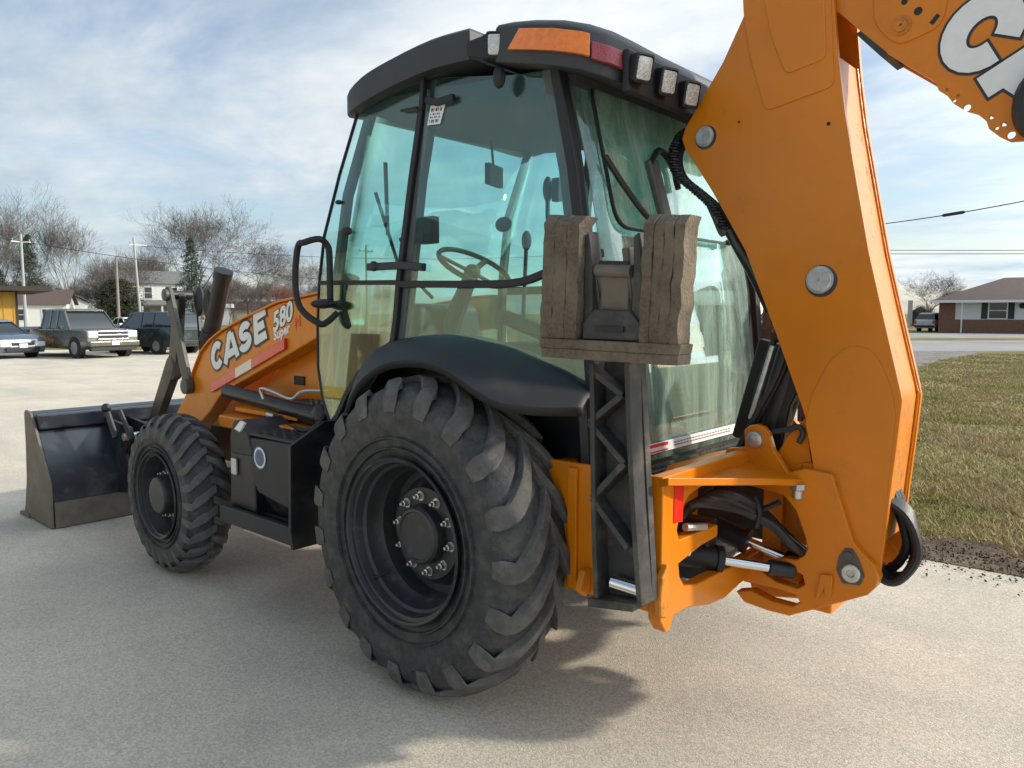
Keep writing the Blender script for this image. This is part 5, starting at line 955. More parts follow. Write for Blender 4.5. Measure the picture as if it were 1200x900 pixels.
# ------------------------------------------------------------------ vehicles
def vehicle(name, label, cat, loc, rz, pm, body, green, wb, Wd=1.9, wr=0.36, group=None, grille='bars', bed=None, plate_f=True, tail=True, text_plate=None):
    """body / green: side outlines (x forward, z) of the lower body and of the glasshouse"""
    t = thing(name, label, cat, loc, rz, group); h = Wd/2; t.scale = (0.88, 0.88, 0.88)
    def lofted(out, y0, y1, ztop, k):
        return [[(x, s*(y0 if i == 0 else y1), z) for x, z in out] for i, s in ((0, 1), (0, -1))]
    # lower body: five sections across so that the sides bulge
    cx = sum(x for x, z in body)/len(body); rings = []
    for f, sx, sz in ((-1.0, 0.985, 0.0), (-0.97, 0.997, 0.0), (-0.7, 1.0, 0.012), (0.7, 1.0, 0.012), (0.97, 0.997, 0.0), (1.0, 0.985, 0.0)):
        rings.append([(cx+(x-cx)*sx, f*h, z+(sz if z > 0.6 else 0)-(0.03 if abs(f) == 1.0 and z > 0.75 else 0)) for x, z in body])
    b = MB(); b.loft(rings); bo = b.build('body', pm, t, bevel=0.02, angle=45)
    xs = [x for x, z in body]; xf, xr = max(xs), min(xs)
    # glasshouse with tumblehome: dark glass band, painted roof and pillars
    zb = min(z for x, z in green); zt = max(z for x, z in green)
    def gy(z, base=0.90, top=0.74): return h*(base+(top-base)*(z-zb)/(zt-zb))
    b = MB(); b.loft([[(x, s*gy(z), z) for x, z in green] for s in (-1, 1)]); b.build('glasshouse', M['carglass'], t, angle=45)
    g = green; tops = [p for p in g if p[1] > zt-0.12]
    x0, x1 = min(p[0] for p in tops), max(p[0] for p in tops)
    b = MB(); b.loft([[(x0-0.03, -gy(zt)*1.03, zt-0.04), (x0-0.03, gy(zt)*1.03, zt-0.04), (x0+0.03, gy(zt)*0.9, zt+0.03), (x0+0.03, -gy(zt)*0.9, zt+0.03)], [((x0+x1)/2, -gy(zt)*1.04, zt-0.03), ((x0+x1)/2, gy(zt)*1.04, zt-0.03), ((x0+x1)/2, gy(zt)*0.92, zt+0.05), ((x0+x1)/2, -gy(zt)*0.92, zt+0.05)], [(x1+0.05, -gy(zt)*1.03, zt-0.05), (x1+0.05, gy(zt)*1.03, zt-0.05), (x1-0.03, gy(zt)*0.9, zt+0.03), (x1-0.03, -gy(zt)*0.9, zt+0.03)]]); b.build('roof', pm, t, bevel=0.015)
    pill = [(min(g, key=lambda p: p[0]), min(tops, key=lambda p: p[0])), (max(g, key=lambda p: p[0]), max(tops, key=lambda p: p[0]))]
    mids = [(x0+(x1-x0)*q) for q in ((0.5,) if x1-x0 < 1.6 else (0.36, 0.70))]
    for s in (-1, 1):
        for lo, hi in pill+[((m, zb), (m, zt)) for m in mids]:
            b = MB(); b.bar([(lo[0], s*(gy(lo[1])+0.006), lo[1]-0.02), (hi[0], s*(gy(hi[1])+0.006), hi[1])], 0.075, 0.03); b.build('pillar', pm, t)
    # wheels and arches
    xfw, xrw = wb
    for xw in (xfw, xrw):
        for s in (-1, 1):
            b = MB(); b.lathe([(s*-0.20, wr*1.10), (s*0.006, wr*1.13), (s*0.008, wr*1.0), (s*0.004, wr*0.98)], (xw, s*h*1.0, wr), (0, 1, 0), 28, cap=False); b.build('wheel_arch', M['grille'], t)
            b = MB(); b.lathe([(-0.11*s, wr*0.5), (-0.11*s, wr*0.93), (-0.08*s, wr), (0.06*s, wr), (0.10*s, wr*0.93), (0.10*s, wr*0.62)], (xw, s*(h-0.07), wr), (0, 1, 0), 28, cap=False); w = b.build('wheel', M['cartyre'], t)
            b = MB(); b.lathe([(0.09*s, wr*0.63), (0.095*s, wr*0.58), (0.05*s, wr*0.52), (0.055*s, 0.0)], (xw, s*(h-0.07), wr), (0, 1, 0), 24)
            for k in range(5): a = 2*PI*k/5; b.box((xw+wr*0.32*math.cos(a), s*(h+0.003), wr+wr*0.32*math.sin(a)), (wr*0.5, 0.03, 0.05), ry=-a)
            b.build('rim', M['alloy'], w)
    # doors: shut lines and handles
    zc = min(1.0, max(z for x, z in body)-0.15)
    for s in (-1, 1):
        for m in mids:
            b = MB(); b.box((m, s*(h+0.001), zc-0.18), (0.012, 0.006, 0.62)); b.build('door_gap', M['grille'], t)
            b = MB(); b.box((m+0.16, s*(h+0.015), zc+0.05), (0.16, 0.03, 0.03)); b.build('door_handle', pm, t)
        m = max(g, key=lambda p: p[0])[0]-0.30
        b = MB(); b.box((m, s*(h+0.10), zb+0.10), (0.10, 0.20, 0.15)); b.build('wing_mirror', pm if grille != 'truck' else M['grille'], t, bevel=0.03)
    # front: grille, headlights, bumper, plate
    zf = [z for x, z in body if x > xf-0.35]; zh = max(zf)
    for s in (-1, 1):
        b = MB(); b.box((xf-0.07, s*(h-0.24), zh-0.17), (0.20, 0.40, 0.20 if grille != 'truck' else 0.28)); b.build('headlight', M['headlight'], t, bevel=0.04)
    if grille == 'truck':
        b = MB(); b.box((xf-0.01, 0, zh-0.20), (0.06, 1.18, 0.38)); b.build('grille', M['grille'], t, bevel=0.02)
        for z in (zh-0.06, zh-0.20, zh-0.36): b = MB(); b.box((xf+0.03, 0, z), (0.05, 1.22, 0.055)); b.build('grille_bar', M['bumper'], t, bevel=0.01)
        b = MB(); b.box((xf+0.05, 0, zh-0.53), (0.22, Wd*0.98, 0.22)); b.build('front_bumper', pm, t, bevel=0.05)
        b = MB(); b.box((xf-0.02, 0, zh-0.72), (0.20, Wd*0.9, 0.18)); b.build('air_dam', M['grille'], t, bevel=0.03)
    else:
        b = MB(); b.box((xf-0.01, 0, zh-0.16), (0.04, Wd-0.95, 0.13)); b.build('grille', M['grille'], t, bevel=0.02); b = MB(); b.box((xf+0.0, 0, 0.34), (0.06, Wd-0.5, 0.16)); b.build('air_intake', M['grille'], t, bevel=0.02)
    b = MB(); b.box((xf+(0.17 if grille == 'truck' else 0.03), 0, zh-0.50 if grille == 'truck' else 0.50), (0.02, 0.31, 0.155)); b.build('number_plate', M['white'], t)
    if tail:
        zr = max(z for x, z in body if x < xr+0.4)
        for s in (-1, 1): b = MB(); b.box((xr+0.03, s*(h-0.09), zr-0.22), (0.10, 0.19, 0.34)); b.build('tail_light', M['tail'], t, bevel=0.02)
        b = MB(); b.box((xr-0.02, 0, 0.52), (0.14, Wd*0.96, 0.18)); b.build('rear_bumper', M['grille'], t, bevel=0.03)
    if bed:
        b = MB(); b.span((bed[0], -h+0.07, bed[2]), (bed[1], h-0.07, bed[2]+0.012)); b.build('bed_cover', M['grille'], t)
    return t
def heading(u, a):
    """angle about z so that the vehicle looks at the camera turned by a degrees to the picture's right"""
    p = far(u, 10); d = CAM-p; return math.atan2(d.y, d.x)+R_(a)
truck_b = [(-2.90, 0.50), (-2.92, 1.10), (-2.85, 1.16), (-0.95, 1.16), (-0.93, 1.10), (1.15, 1.12), (1.25, 1.13), (2.50, 1.10), (2.72, 1.02), (2.76, 0.80), (2.78, 0.50), (2.3, 0.34), (-2.6, 0.38)]
truck_g = [(-0.95, 1.08), (-0.82, 1.82), (-0.6, 1.87), (0.55, 1.88), (0.78, 1.82), (1.42, 1.08)]
vehicle('pickup_truck', 'pewter green extended cab pickup truck with bright barred grille parked beside the ochre building', 'pickup truck', far(90, 27.4), heading(94, 27), PAINT['bronze'], truck_b, truck_g, (1.85, -1.75), 2.03, 0.40, grille='truck', bed=(-2.8, -1.0, 1.165))
sed_b = [(-2.25, 0.42), (-2.28, 0.92), (-2.15, 1.02), (-1.5, 1.04), (0.9, 0.98), (1.9, 0.84), (2.2, 0.72), (2.27, 0.45), (2.15, 0.22), (-2.1, 0.24)]
sed_g = [(-1.75, 0.98), (-1.05, 1.38), (-0.7, 1.45), (0.1, 1.45), (0.35, 1.39), (1.15, 0.95)]
vehicle('parked_car', 'grey blue sedan cut off by the left edge of the photo', 'car', far(-12, 26.6), heading(-12, 28), PAINT['blue'], sed_b, sed_g, (1.38, -1.32), 1.78, 0.32)
suv_b = [(-2.35, 0.45), (-2.40, 1.05), (-2.30, 1.15), (0.9, 1.12), (1.15, 1.10), (2.1, 1.02), (2.3, 0.88), (2.35, 0.5), (2.2, 0.30), (-2.2, 0.32)]
suv_g = [(-2.30, 1.08), (-2.05, 1.62), (-1.85, 1.74), (0.1, 1.76), (0.38, 1.70), (1.1, 1.06)]
vehicle('parked_suv', 'dark green sport utility vehicle showing its red tail light behind the loader linkage', 'suv', far(180, 29.5), heading(183, -142), PAINT['green'], suv_b, suv_g, (1.42, -1.38), 1.85, 0.36)
vehicle('parked_car', 'white car mostly hidden between the pickup and the dark green vehicle', 'car', far(156, 44), heading(156, 20), PAINT['white'], sed_b, sed_g, (1.38, -1.32), 1.78, 0.32)
vehicle('parked_car', 'small white car beside the end of the brick house', 'car', far(1093, 66), heading(1093, 160), PAINT['white'], suv_b, suv_g, (1.42, -1.38), 1.85, 0.36)
vehicle('pickup_truck', 'teal pickup truck far off beyond the road, seen under the boom', 'pickup truck', far(900, 112), heading(900, -60), PAINT['teal'], truck_b, truck_g, (1.85, -1.75), 2.03, 0.40, grille='truck')
# tractor unit with a pale box trailer far off
tk = thing('semi_truck', 'white semi truck with pale trailer far beyond the road, left of the teal pickup', 'truck', far(868, 120), heading(868, -20))
b = MB(); b.span((-7, -1.25, 1.2), (-1.2, 1.25, 3.7)).build('trailer', M['siding'], tk, bevel=0.03)
b = MB(); b.prism([(-0.8, 1.2, 0.8), (-0.8, 1.2, 3.2), (0.2, 1.2, 3.3), (0.9, 1.2, 2.1), (2.3, 1.2, 1.9), (2.5, 1.2, 0.7)], (0, -2.4, 0)); cb = b.build('cab', PAINT['white'], tk, bevel=0.08)
b = MB(); b.prism([(0.3, 1.0, 3.05), (0.35, 1.0, 2.2), (0.86, 1.0, 2.2)], (0, -2.0, 0)); b.span((-0.3, -1.21, 2.2), (0.25, 1.21, 2.9)); b.build('windscreen', M['carglass'], tk)
b = MB(); b.box((2.5, 0, 1.35), (0.06, 1.2, 0.9)); b.build('grille', M['grille'], tk)
for x in (1.6, -0.6, -1.5, -5.4, -6.4):
    for s in (-1, 1): b = MB(); b.lathe([(-s*0.15, 0.2), (-s*0.15, 0.5), (s*0.15, 0.5), (s*0.15, 0.2)], (x, s*1.1, 0.5), (0, 1, 0), 16); b.build('wheel', M['cartyre'], tk)

# ------------------------------------------------------------------ buildings
def facing(u, a=0): p = far(u, 10); d = CAM-p; return math.atan2(d.y, d.x)+PI/2+R_(a)   # local -y looks at the camera
def win(parent, x, y, z, w, h, frame='trim', mull=1, shut=None, ax='x'):
    """window in a wall that looks to -y"""
    fw = 0.09; f = MB(); f.span((x-w/2-fw, y-0.05, z-fw), (x+w/2+fw, y-0.002, z)); f.span((x-w/2-fw, y-0.05, z+h), (x+w/2+fw, y-0.002, z+h+fw)); f.span((x-w/2-fw, y-0.05, z), (x-w/2, y-0.002, z+h)); f.span((x+w/2, y-0.05, z), (x+w/2+fw, y-0.002, z+h))
    if mull: f.span((x-w/2, y-0.045, z+h/2-0.03), (x+w/2, y-0.004, z+h/2+0.03))
    fo = f.build('window', M[frame], parent, fix=False); b = MB(); b.span((x-w/2, y-0.02, z), (x+w/2, y-0.001, z+h)); b.build('pane', M['winglass'], fo)
    if shut:
        for s in (-1, 1):
            b = MB(); b.span((x+s*(w/2+fw+0.02), y-0.04, z-0.05), (x+s*(w/2+fw+0.02+shut), y-0.003, z+h+0.05)); b.build('shutter', M['shutter'], parent)
# brick ranch house on the right
D = 62.0
bh = thing('brick_house', 'single storey brick and white house with brown hip roof and sage green door', 'house', far(1098, D), facing(1150, 2))
Lh = 17.0; Hh = 2.55; dep = 9.0
b = MB(); b.span((0, 0, 0), (Lh, dep, 1.05)).build('brick_base', M['brick'], bh)
b = MB(); b.span((0.0, 0.0, 1.05), (1.15, 0.3, Hh)).span((0, 0.02, 1.05), (0.3, dep, Hh)).build('brick_corner', M['brick'], bh)
b = MB(); b.span((1.15, 0.06, 1.05), (Lh, dep, Hh)).build('wall', M['siding'], bh)
b = MB(); e = 0.65; A = [(-e, -e-0.5, Hh), (Lh+e, -e-0.5, Hh), (Lh+e, dep+e, Hh), (-e, dep+e, Hh)]; Rr = [(4.6, dep/2, Hh+1.95), (Lh-4.6, dep/2, Hh+1.95)]
b.add(A+Rr, [(0, 1, 5, 4), (1, 2, 5), (2, 3, 4, 5), (3, 0, 4), (3, 2, 1, 0)]); b.build('roof', M['shingle'], bh)
b = MB(); b.span((-e, -e-0.53, Hh-0.16), (Lh+e, -e-0.49, Hh+0.03)).span((-e-0.03, -e-0.5, Hh-0.16), (-e, dep+e, Hh+0.03)); b.build('fascia', M['trim'], bh)
b = MB(); b.tube([(1.6, -0.9, 0), (1.6, -0.9, Hh-0.1)], 0.05, 8); b.build('downpipe', M['trim'], bh)
for x in (4.05, 12.6): win(bh, x, 0.055, 1.16, 1.15, 1.2, shut=0.42)
f = MB(); f.span((6.45, 0.0, 0.0), (6.55, 0.06, 2.2)).span((7.45, 0.0, 0), (7.55, 0.06, 2.2)).span((6.55, 0.0, 2.1), (7.45, 0.06, 2.2)); dd = f.build('door_frame', M['trim'], bh)
b = MB(); b.span((6.55, -0.02, 0.02), (7.45, 0.03, 2.1)); dr = b.build('door', M['greendoor'], bh); b = MB(); b.span((6.68, -0.03, 1.35), (7.32, -0.021, 1.75)); b.build('door_pane', M['winglass'], dr)
b = MB(); b.ball((5.65, -0.12, 2.12), 0.22, 8); b.build('hanging_basket', M['shutter'], bh)
# ochre building at the left edge, flat dark eave
ob = thing('ochre_building', 'low ochre building with dark flat eave at the left edge behind the sedan', 'building', far(36, 44.0), facing(36, 6))
b = MB(); b.span((-12, 0, 0), (-0.55, 8, 2.75)).build('wall', M['ochre'], ob)
b = MB(); b.span((-13.5, -1.2, 2.8), (1.1, 9, 3.06)).build('flat_roof', M['darkfascia'], ob)
for k in range(24): b = MB(); b.box((-0.72-k*0.48, -0.012, 1.37), (0.03, 0.03, 2.7)); b.build('batten', M['ochre'], ob)
b = MB(); b.span((-0.60, -0.05, 0), (-0.50, 0.05, 2.8)); b.build('corner_post', M['darkfascia'], ob)
# two storey white house
def gable(name, label, u, d, w, h, dep, pitch, wallm, roofm, a=0, wins=(), side=True):
    t = thing(name, label, 'house', far(u, d), facing(u, a)); b = MB(); b.span((-w/2, 0, 0), (w/2, dep, h)).build('wall', M[wallm], t)
    r = MB(); e = 0.4
    if side:   # ridge parallel to the front
        pr = [(-w/2-e, -e, h-0.05), (-w/2-e, dep/2, h+pitch), (-w/2-e, dep+e, h-0.05), (-w/2-e, dep/2, h+pitch-0.2)]; r.prism(pr, (w+2*e, 0, 0)); b = MB(); b.prism([(-w/2+.01, 0.01, h), (-w/2+.01, dep/2, h+pitch-0.2), (-w/2+.01, dep-.01, h)], (w-.02, 0, 0)); b.build('gable', M[wallm], t)
    else:
        pr = [(-w/2-e, -e, h-0.05), (0, -e, h+pitch), (w/2+e, -e, h-0.05), (0, -e, h+pitch-0.25)]; r.prism(pr, (0, dep+2*e, 0)); b = MB(); b.prism([(-w/2, 0.01, h), (0, 0.01, h+pitch-0.25), (w/2, 0.01, h)], (0, dep-.02, 0)); b.build('gable', M[wallm], t)
    r.build('roof', M[roofm], t)
    for x, z, ww, hh in wins: win(t, x, 0, z, ww, hh, mull=1)
    return t
wh = gable('white_house', 'white two storey house with grey roof and open porch behind the bare trees', 183, 105, 8.4, 5.7, 9, 1.9, 'siding', 'shingle_grey', 4, ((-2.2, 3.6, 0.9, 1.5), (-0.7, 3.6, 0.9, 1.5), (2.5, 3.6, 0.9, 1.5), (-1.2, 0.8, 1.2, 1.5)))
b = MB(); b.prism([(-4.2, 0, 3.2), (-4.2, -2.6, 2.6), (-4.2, -2.6, 2.75), (-4.2, 0, 3.4)], (9.5, 0, 0)); b.build('porch_roof', M['shingle_grey'], wh)
for x in (-3.9, -1.6, 0.8, 3.2, 5.1): b = MB(); b.span((x-0.12, -2.5, 0), (x+0.12, -2.26, 2.62)); b.build('porch_post', M['trim'], wh)
gable('white_house', 'small white gabled house behind the pickup truck', 70, 92, 6.5, 2.9, 8, 2.0, 'siding', 'shingle_grey', 10, ((-1.6, 0.9, 1.0, 1.3), (1.3, 0.9, 1.0, 1.3), (0, 3.1, 0.8, 0.8)), side=False)
gable('white_house', 'low white house with dark windows right behind the ochre building', 44, 84, 6.0, 2.6, 8, 1.7, 'siding', 'shingle', -8, ((-1.4, 0.8, 1.1, 1.2), (1.2, 0.8, 1.1, 1.2)))
gable('white_garage', 'plain white garage with flat front right of the loader tilt cylinder', 254, 100, 3.9, 2.35, 6, 0.5, 'siding', 'trim', 0, ())
gable('white_shed', 'pale low shed far behind the hood, between bare bushes', 300, 125, 9.0, 2.3, 6, 1.3, 'beige', 'shingle', 0, ())
# far farm buildings and sign near the brick house
dk = thing('dark_shed', 'small dark shed with a pointed roof left of the brick house', 'shed', far(1076, 92), facing(1076))
b = MB(); b.span((-1.1, 0, 0.5), (1.1, 2.5, 1.6)).build('wall', M['darkfascia'], dk); b = MB(); b.prism([(-1.3, -0.2, 1.6), (0, -0.2, 2.4), (1.3, -0.2, 1.6)], (0, 2.9, 0)); b.build('roof', M['shutter'], dk); b = MB(); b.span((-1.0, 0.1, 0), (1.0, 2.4, 0.5)); b.build('base', M['brick'], dk)
sg = thing('sign_post', 'tall narrow grey sign standing beside the dark shed', 'sign', far(1066, 80), facing(1066))
b = MB(); b.span((-0.35, -0.1, 0.5), (0.1, 0.1, 2.9)).build('sign_board', M['galv'], sg); b = MB(); b.span((-0.25, -0.05, 0), (-0.15, 0.05, 0.5)).span((0.0, -0.05, 0), (0.06, 0.05, 0.5)); b.build('post', M['galv'], sg)
gable('far_barn', 'pale barn on the horizon beyond the road, half hidden by the rear cab post', 873, 165, 11, 2.6, 8, 0.9, 'beige', 'shingle_grey', 0, ())
# cream shop behind the photographer's left, mirrored in the door glass
M['cream_wall'] = mat('cream_metal_wall', (0.62, 0.57, 0.40), 0.5, var=0.05)
M['brown_door'] = mat('brown_roller_door', (0.16, 0.10, 0.06), 0.6)
M['yellow_band'] = mat('yellow_ochre_band', (0.60, 0.40, 0.08), 0.5)
sh = thing('cream_shop', 'cream metal clad shop with brown door, mirrored in the lower cab door glass', 'building', (8.6, 6.9, 0), 0.06)
b = MB(); b.span((-1.55, 0, 0), (14, 8, 3.6)).build('wall', M['cream_wall'], sh)
for k in range(51): b = MB(); b.box((-1.4+k*0.3, -0.015, 1.8), (0.05, 0.03, 3.6)); b.build('wall_rib', M['cream_wall'], sh)
b = MB(); b.span((-1.85, -0.5, 3.6), (14.3, 8.3, 3.85)).build('roof', M['darkfascia'], sh)
b = MB(); b.span((-1.57, -0.05, 0.85), (14.02, -0.035, 1.05)).build('yellow_band', M['yellow_band'], sh)
b = MB(); b.span((-0.35, -0.09, 0), (0.50, -0.055, 2.05)); b.build('door', M['brown_door'], sh)
win(sh, -1.15, -0.04, 1.15, 0.6, 0.75)
win(sh, 3.2, -0.04, 1.15, 1.2, 0.9)
# ------------------------------------------------------------------ poles and wires
def wire(name, label, p, q, sag, r=0.012, n=14):
    b = MB(); pts = [Vector(p).lerp(Vector(q), k/n)-Vector((0, 0, sag*4*(k/n)*(1-k/n))) for k in range(n+1)]; b.tube(pts, r, 5); return tag(b.build(name, M['seal']), label, 'wire')
def pt(u, v, dist):
    d = FWD + RGT*((u-600)/FPX) - UPV*((v-450)/FPX); hd = math.hypot(d.x, d.y); return CAM+d*(dist/hd)
def pole(u, d, h, label, arm=True, r=0.12, m='pole', lean=0):
    t = thing('utility_pole', label, 'pole', far(u, d), facing(u, 25)); b = MB(); b.tube([(0, 0, 0), (lean, 0, h)], [r, r*0.7], 8); b.build('post', M[m], t)
    if arm: b = MB(); b.box((0, 0, h-0.6), (1.5, 0.08, 0.09)); b.build('crossarm', M[m], t)
    for x in ((-0.65, 0.65) if arm else ()): b = MB(); b.tube([(x, 0, h-0.55), (x, 0, h-0.35)], 0.05, 6); b.build('insulator', M['galv'], t)
pole(32, 62, 7.9, 'pale utility pole with a crossarm left of the big bare tree', True, 0.14, 'galv')
pole(141, 58, 5.8, 'short bare pole right of the dark cedar', False, 0.13)
pole(167, 66, 8.0, 'tall leaning utility pole in front of the white two storey house', True, 0.12, 'galv', -0.35)
pole(431, 75, 8.2, 'utility pole seen through the cab door glass', True, 0.13)
w = wire('power_line', 'sagging overhead cable with a dark splice, upper right above the brick house', pt(880, 272, 24), pt(1330, 208, 17), 0.25, 0.011)
wp0, wp1 = pt(880, 272, 24), pt(1330, 208, 17)
def on_wire(u):
    for i in range(4001):
        q = wp0.lerp(wp1, i/4000); d = q-CAM
        if 600+FPX*d.dot(RGT)/d.dot(FWD) >= u: k = i/4000; return q-Vector((0, 0, 0.25*4*k*(1-k)))
b = MB(); a_, c_ = on_wire(1104), on_wire(1132); b.tube([a_, a_.lerp(c_, .1), a_.lerp(c_, .9), c_], [0.012, 0.035, 0.035, 0.012], 8); b.build('splice', M['seal'], w)
wire('power_line', 'upper of two close straight cables low in the sky above the brick house', pt(700, 290.5, 60), pt(1400, 292.5, 60), 0.1, 0.020)
wire('power_line', 'lower of two close straight cables low in the sky above the brick house', pt(700, 295, 60), pt(1400, 296.5, 60), 0.1, 0.020)
wire('power_line', 'thin cable crossing behind the grab rail to the left', pt(-60, 268, 62), pt(440, 330, 75), 0.6, 0.02)
wire('power_line', 'thin cable running from the leaning pole towards the cab', pt(165, 288, 66), pt(640, 300, 75), 0.6, 0.018)

# ------------------------------------------------------------------ trees
def bare_tree(name, seed, H, spread=0.5, trunk=0.28, forks=3, twig=3, levels=5, up=0.30, low=0.22):
    rs = np.random.default_rng(seed); T = MB(); B = MB()
    def grow(mb, p, d, L, r, lv):
        n = 4 if lv < 2 else 3; r = max(r, 0.018); pts = [p]; q = p; dd = d; rad = [r]
        for k in range(n):
            dd = (dd+Vector(rs.normal(size=3))*(0.06+0.04*lv)+Vector((0, 0, up*0.30))).normalized(); q = q+dd*(L/n); pts.append(q); rad.append(max(0.016, r*(1-0.42*(k+1)/n)))
        mb.tube(pts, rad, 6 if lv == 0 else (4 if lv < 3 else 3), cap=False)
        if lv >= levels: return
        kids = forks if lv == 0 else (3 if lv < 3 else 2 if lv < levels-1 else twig)
        for k in range(kids+(1 if 0 < lv < levels-1 else 3 if lv == 0 else 1)):
            f = (0.45+0.55*rs.random()) if k >= kids else 1.0
            if lv == 0 and k >= kids: f = low/0.35+(1-low/0.35)*rs.random()
            i = min(n-1, int(f*n)); base = pts[i].lerp(pts[i+1], f*n-i) if f < 1 else pts[-1]
            a = rs.random()*2*PI; side = Vector((math.cos(a), math.sin(a), 0.12*rs.normal())); nd = (dd*(1-spread*0.62)+side*spread*(0.8 if lv else 0.75)).normalized()
            grow(B, base, nd, L*(0.66+0.24*rs.random()) if lv else L*(0.85+0.40*rs.random()), rad[-1]*(0.70 if k < kids else 0.50), lv+1)
    grow(T, Vector((0, 0, -0.1)), Vector((0, 0, 1)), H*0.30, trunk, 0)
    return T, B
def place_tree(kind, label, u, d, s, rz, group=None, tw='twig', name='bare_tree'):
    tp, bp_ = PROTO[kind]; t = thing(name, label, 'tree', far(u, d), rz, group); t.scale = (s, s, s)
    for nm, me in (('trunk', tp), ('branches', bp_)):
        o = bpy.data.objects.new(nm, me); C.objects.link(o); o.parent = t
        if nm == 'branches' and tw != 'twig': o.data = me.copy(); o.data.materials.clear(); o.data.materials.append(M[tw])
    return t
PROTO = {}
for k, (seed, H, spr, tr, fk, tg, lv, up) in enumerate(((11, 20, 0.40, 0.42, 3, 2, 6, 0.55), (5, 20, 0.52, 0.45, 4, 2, 6, 0.30), (23, 16, 0.60, 0.35, 4, 2, 6, 0.12), (31, 14, 0.46, 0.22, 3, 2, 6, 0.5), (47, 8, 0.6, 0.12, 5, 3, 5, 0.5))):
    T_, B_ = bare_tree('t', seed, H, spr, tr, fk, tg, lv, up); a = T_.build('trunk', M['bark'], fix=False); c_ = B_.build('branches', M['twig'], fix=False)
    zs = [v[2] for v in B_.v]; PROTO[k] = (a.data, c_.data); sc = H/max(zs)
    for o in (a, c_): o.data.transform(Matrix.Scale(sc, 4)); bpy.data.objects.remove(o)
place_tree(0, 'tall bare tree with upright limbs standing behind the pickup truck', 86, 104, 0.90, 0.4)
place_tree(1, 'broad bare tree with spreading limbs behind the white two storey house', 232, 118, 1.02, 1.2)
place_tree(0, 'tall dense bare tree cut off by the left edge of the photo', -4, 108, 1.02, 2.9)
place_tree(1, 'bare tree with reddish haze of twigs between the left edge and the spruce', 22, 118, 0.72, 4.1)
place_tree(2, 'wide bare tree right of the broad one, above the loader arm', 292, 124, 0.98, 0.7)
place_tree(3, 'slender bare tree between the big bare tree and the cedar', 128, 112, 0.80, 0.1)
place_tree(2, 'low crooked bare tree in front of the white two storey house', 152, 96, 0.66, 3.3)
place_tree(3, 'fine twigged bare tree left of the broad one', 190, 128, 0.98, 5.0)
place_tree(3, 'bare tree rising between the two tall crowns', 165, 130, 0.95, 2.2)
place_tree(2, 'bare tree seen through the grab rail loop', 352, 128, 0.75, 1.9)
rows = ((-20, 112, .95, 4), (30, 108, .85, 4), (55, 112, .95, 4), (118, 106, .95, 4), (150, 118, 1.05, 4), (205, 112, 1.0, 4), (160, 135, .68, 3), (215, 138, .7, 3), (270, 100, .8, 4), (255, 135, .62, 3), (276, 118, .95, 4), (262, 112, .8, 4), (310, 120, .85, 4), (322, 135, .62, 3), (338, 112, .7, 4), (365, 120, .75, 4), (385, 125, .9, 4), (110, 120, .8, 4), (60, 125, .55, 3), (140, 128, .9, 4), (205, 130, .85, 4), (410, 135, .6, 3), (450, 140, .55, 3), (-40, 120, .8, 3), (-90, 115, .9, 1), (8, 100, .75, 4), (245, 125, .9, 4), (298, 108, .75, 4), (100, 135, .62, 3), (180, 112, .8, 4), (225, 108, .7, 4), (345, 140, .55, 3), (395, 108, .6, 4))
for i, (u, d, s, k) in enumerate(rows):
    lb, gr = (('low twiggy bare tree in the thicket behind the ochre building and parked sedan', 'bare thicket behind the ochre building') if u < 60 else
              ('low twiggy bare tree in the thicket behind the pickup and the dark cedar', 'bare thicket behind the pickup and cedar') if u < 170 else
              ('low twiggy bare tree in the thicket around the white two storey house and garage', 'bare thicket around the white house') if u < 262 else
              ('low twiggy bare tree in the thicket above the loader arm lettering', 'bare thicket above the loader arm') if u < 350 else
              ('low twiggy bare tree of the far thicket seen through the cab door glass', 'bare thicket seen through the cab door'))
    place_tree(k, lb, u, d, s, i*1.7, gr)
place_tree(4, 'red brown twiggy bush just left of the grab rail loop', 330, 100, 0.72, 0.6, tw='twig_red', name='bare_bush')
place_tree(2, 'small bare tree behind the left end of the brick house', 1086, 105, 0.50, 0.9)
place_tree(3, 'thin bare tree above the eave of the brick house', 1112, 120, 0.42, 2.9)
place_tree(4, 'leafless shrub beside the dark shed near the brick house', 1085, 90, 0.36, 2.0, name='bare_bush')
def evergreen(label, u, d, H, R0, m, name='spruce_tree', seed=1, cone=True, z0=0.06):
    R0 *= 1.4 if cone else 1.0
    rs = np.random.default_rng(seed); t = thing(name, label, 'tree', far(u, d), 0); b = MB(); b.tube([(0, 0, 0), (0, 0, H*0.95)], [H*0.018, 0.02], 6); b.build('trunk', M['bark'], t); c = MB()
    N = 46 if cone else 60
    for i in range(N):
        z = H*(z0+(0.98-z0)*(i/N)); 
        R = R0*(1-(z/H))**0.85 if cone else R0*math.sin(PI*min(0.97, 0.12+0.86*(z/H)))**0.6
        for k in range(9 if cone else 16):
            a = rs.random()*2*PI; L = R*(0.55+0.55*rs.random())+0.15; n = int(8+L*8)
            for j in range(n):
                q = (0.25 if cone else 0.45)*1.0+(0.75 if cone else 0.55)*rs.random(); x = L*q*math.cos(a)+rs.normal()*0.12*L**.5; y = L*q*math.sin(a)+rs.normal()*0.12*L**.5; zz = z-L*q*(0.28 if cone else 0.0)+rs.normal()*0.10
                s = 0.10+0.13*rs.random(); v = Vector(rs.normal(size=3)).normalized()*s; w = Vector(rs.normal(size=3)).normalized()*s*0.5; p = Vector((x, y, zz))
                c.add([p-v, p+w, p+v], [(0, 1, 2)])
    c.build('crown', M[m], t, fix=False); return t
evergreen('dark spruce rising between the left edge tree and the tall bare tree', 39, 100, 12.2, 2.5, 'needle', seed=3)
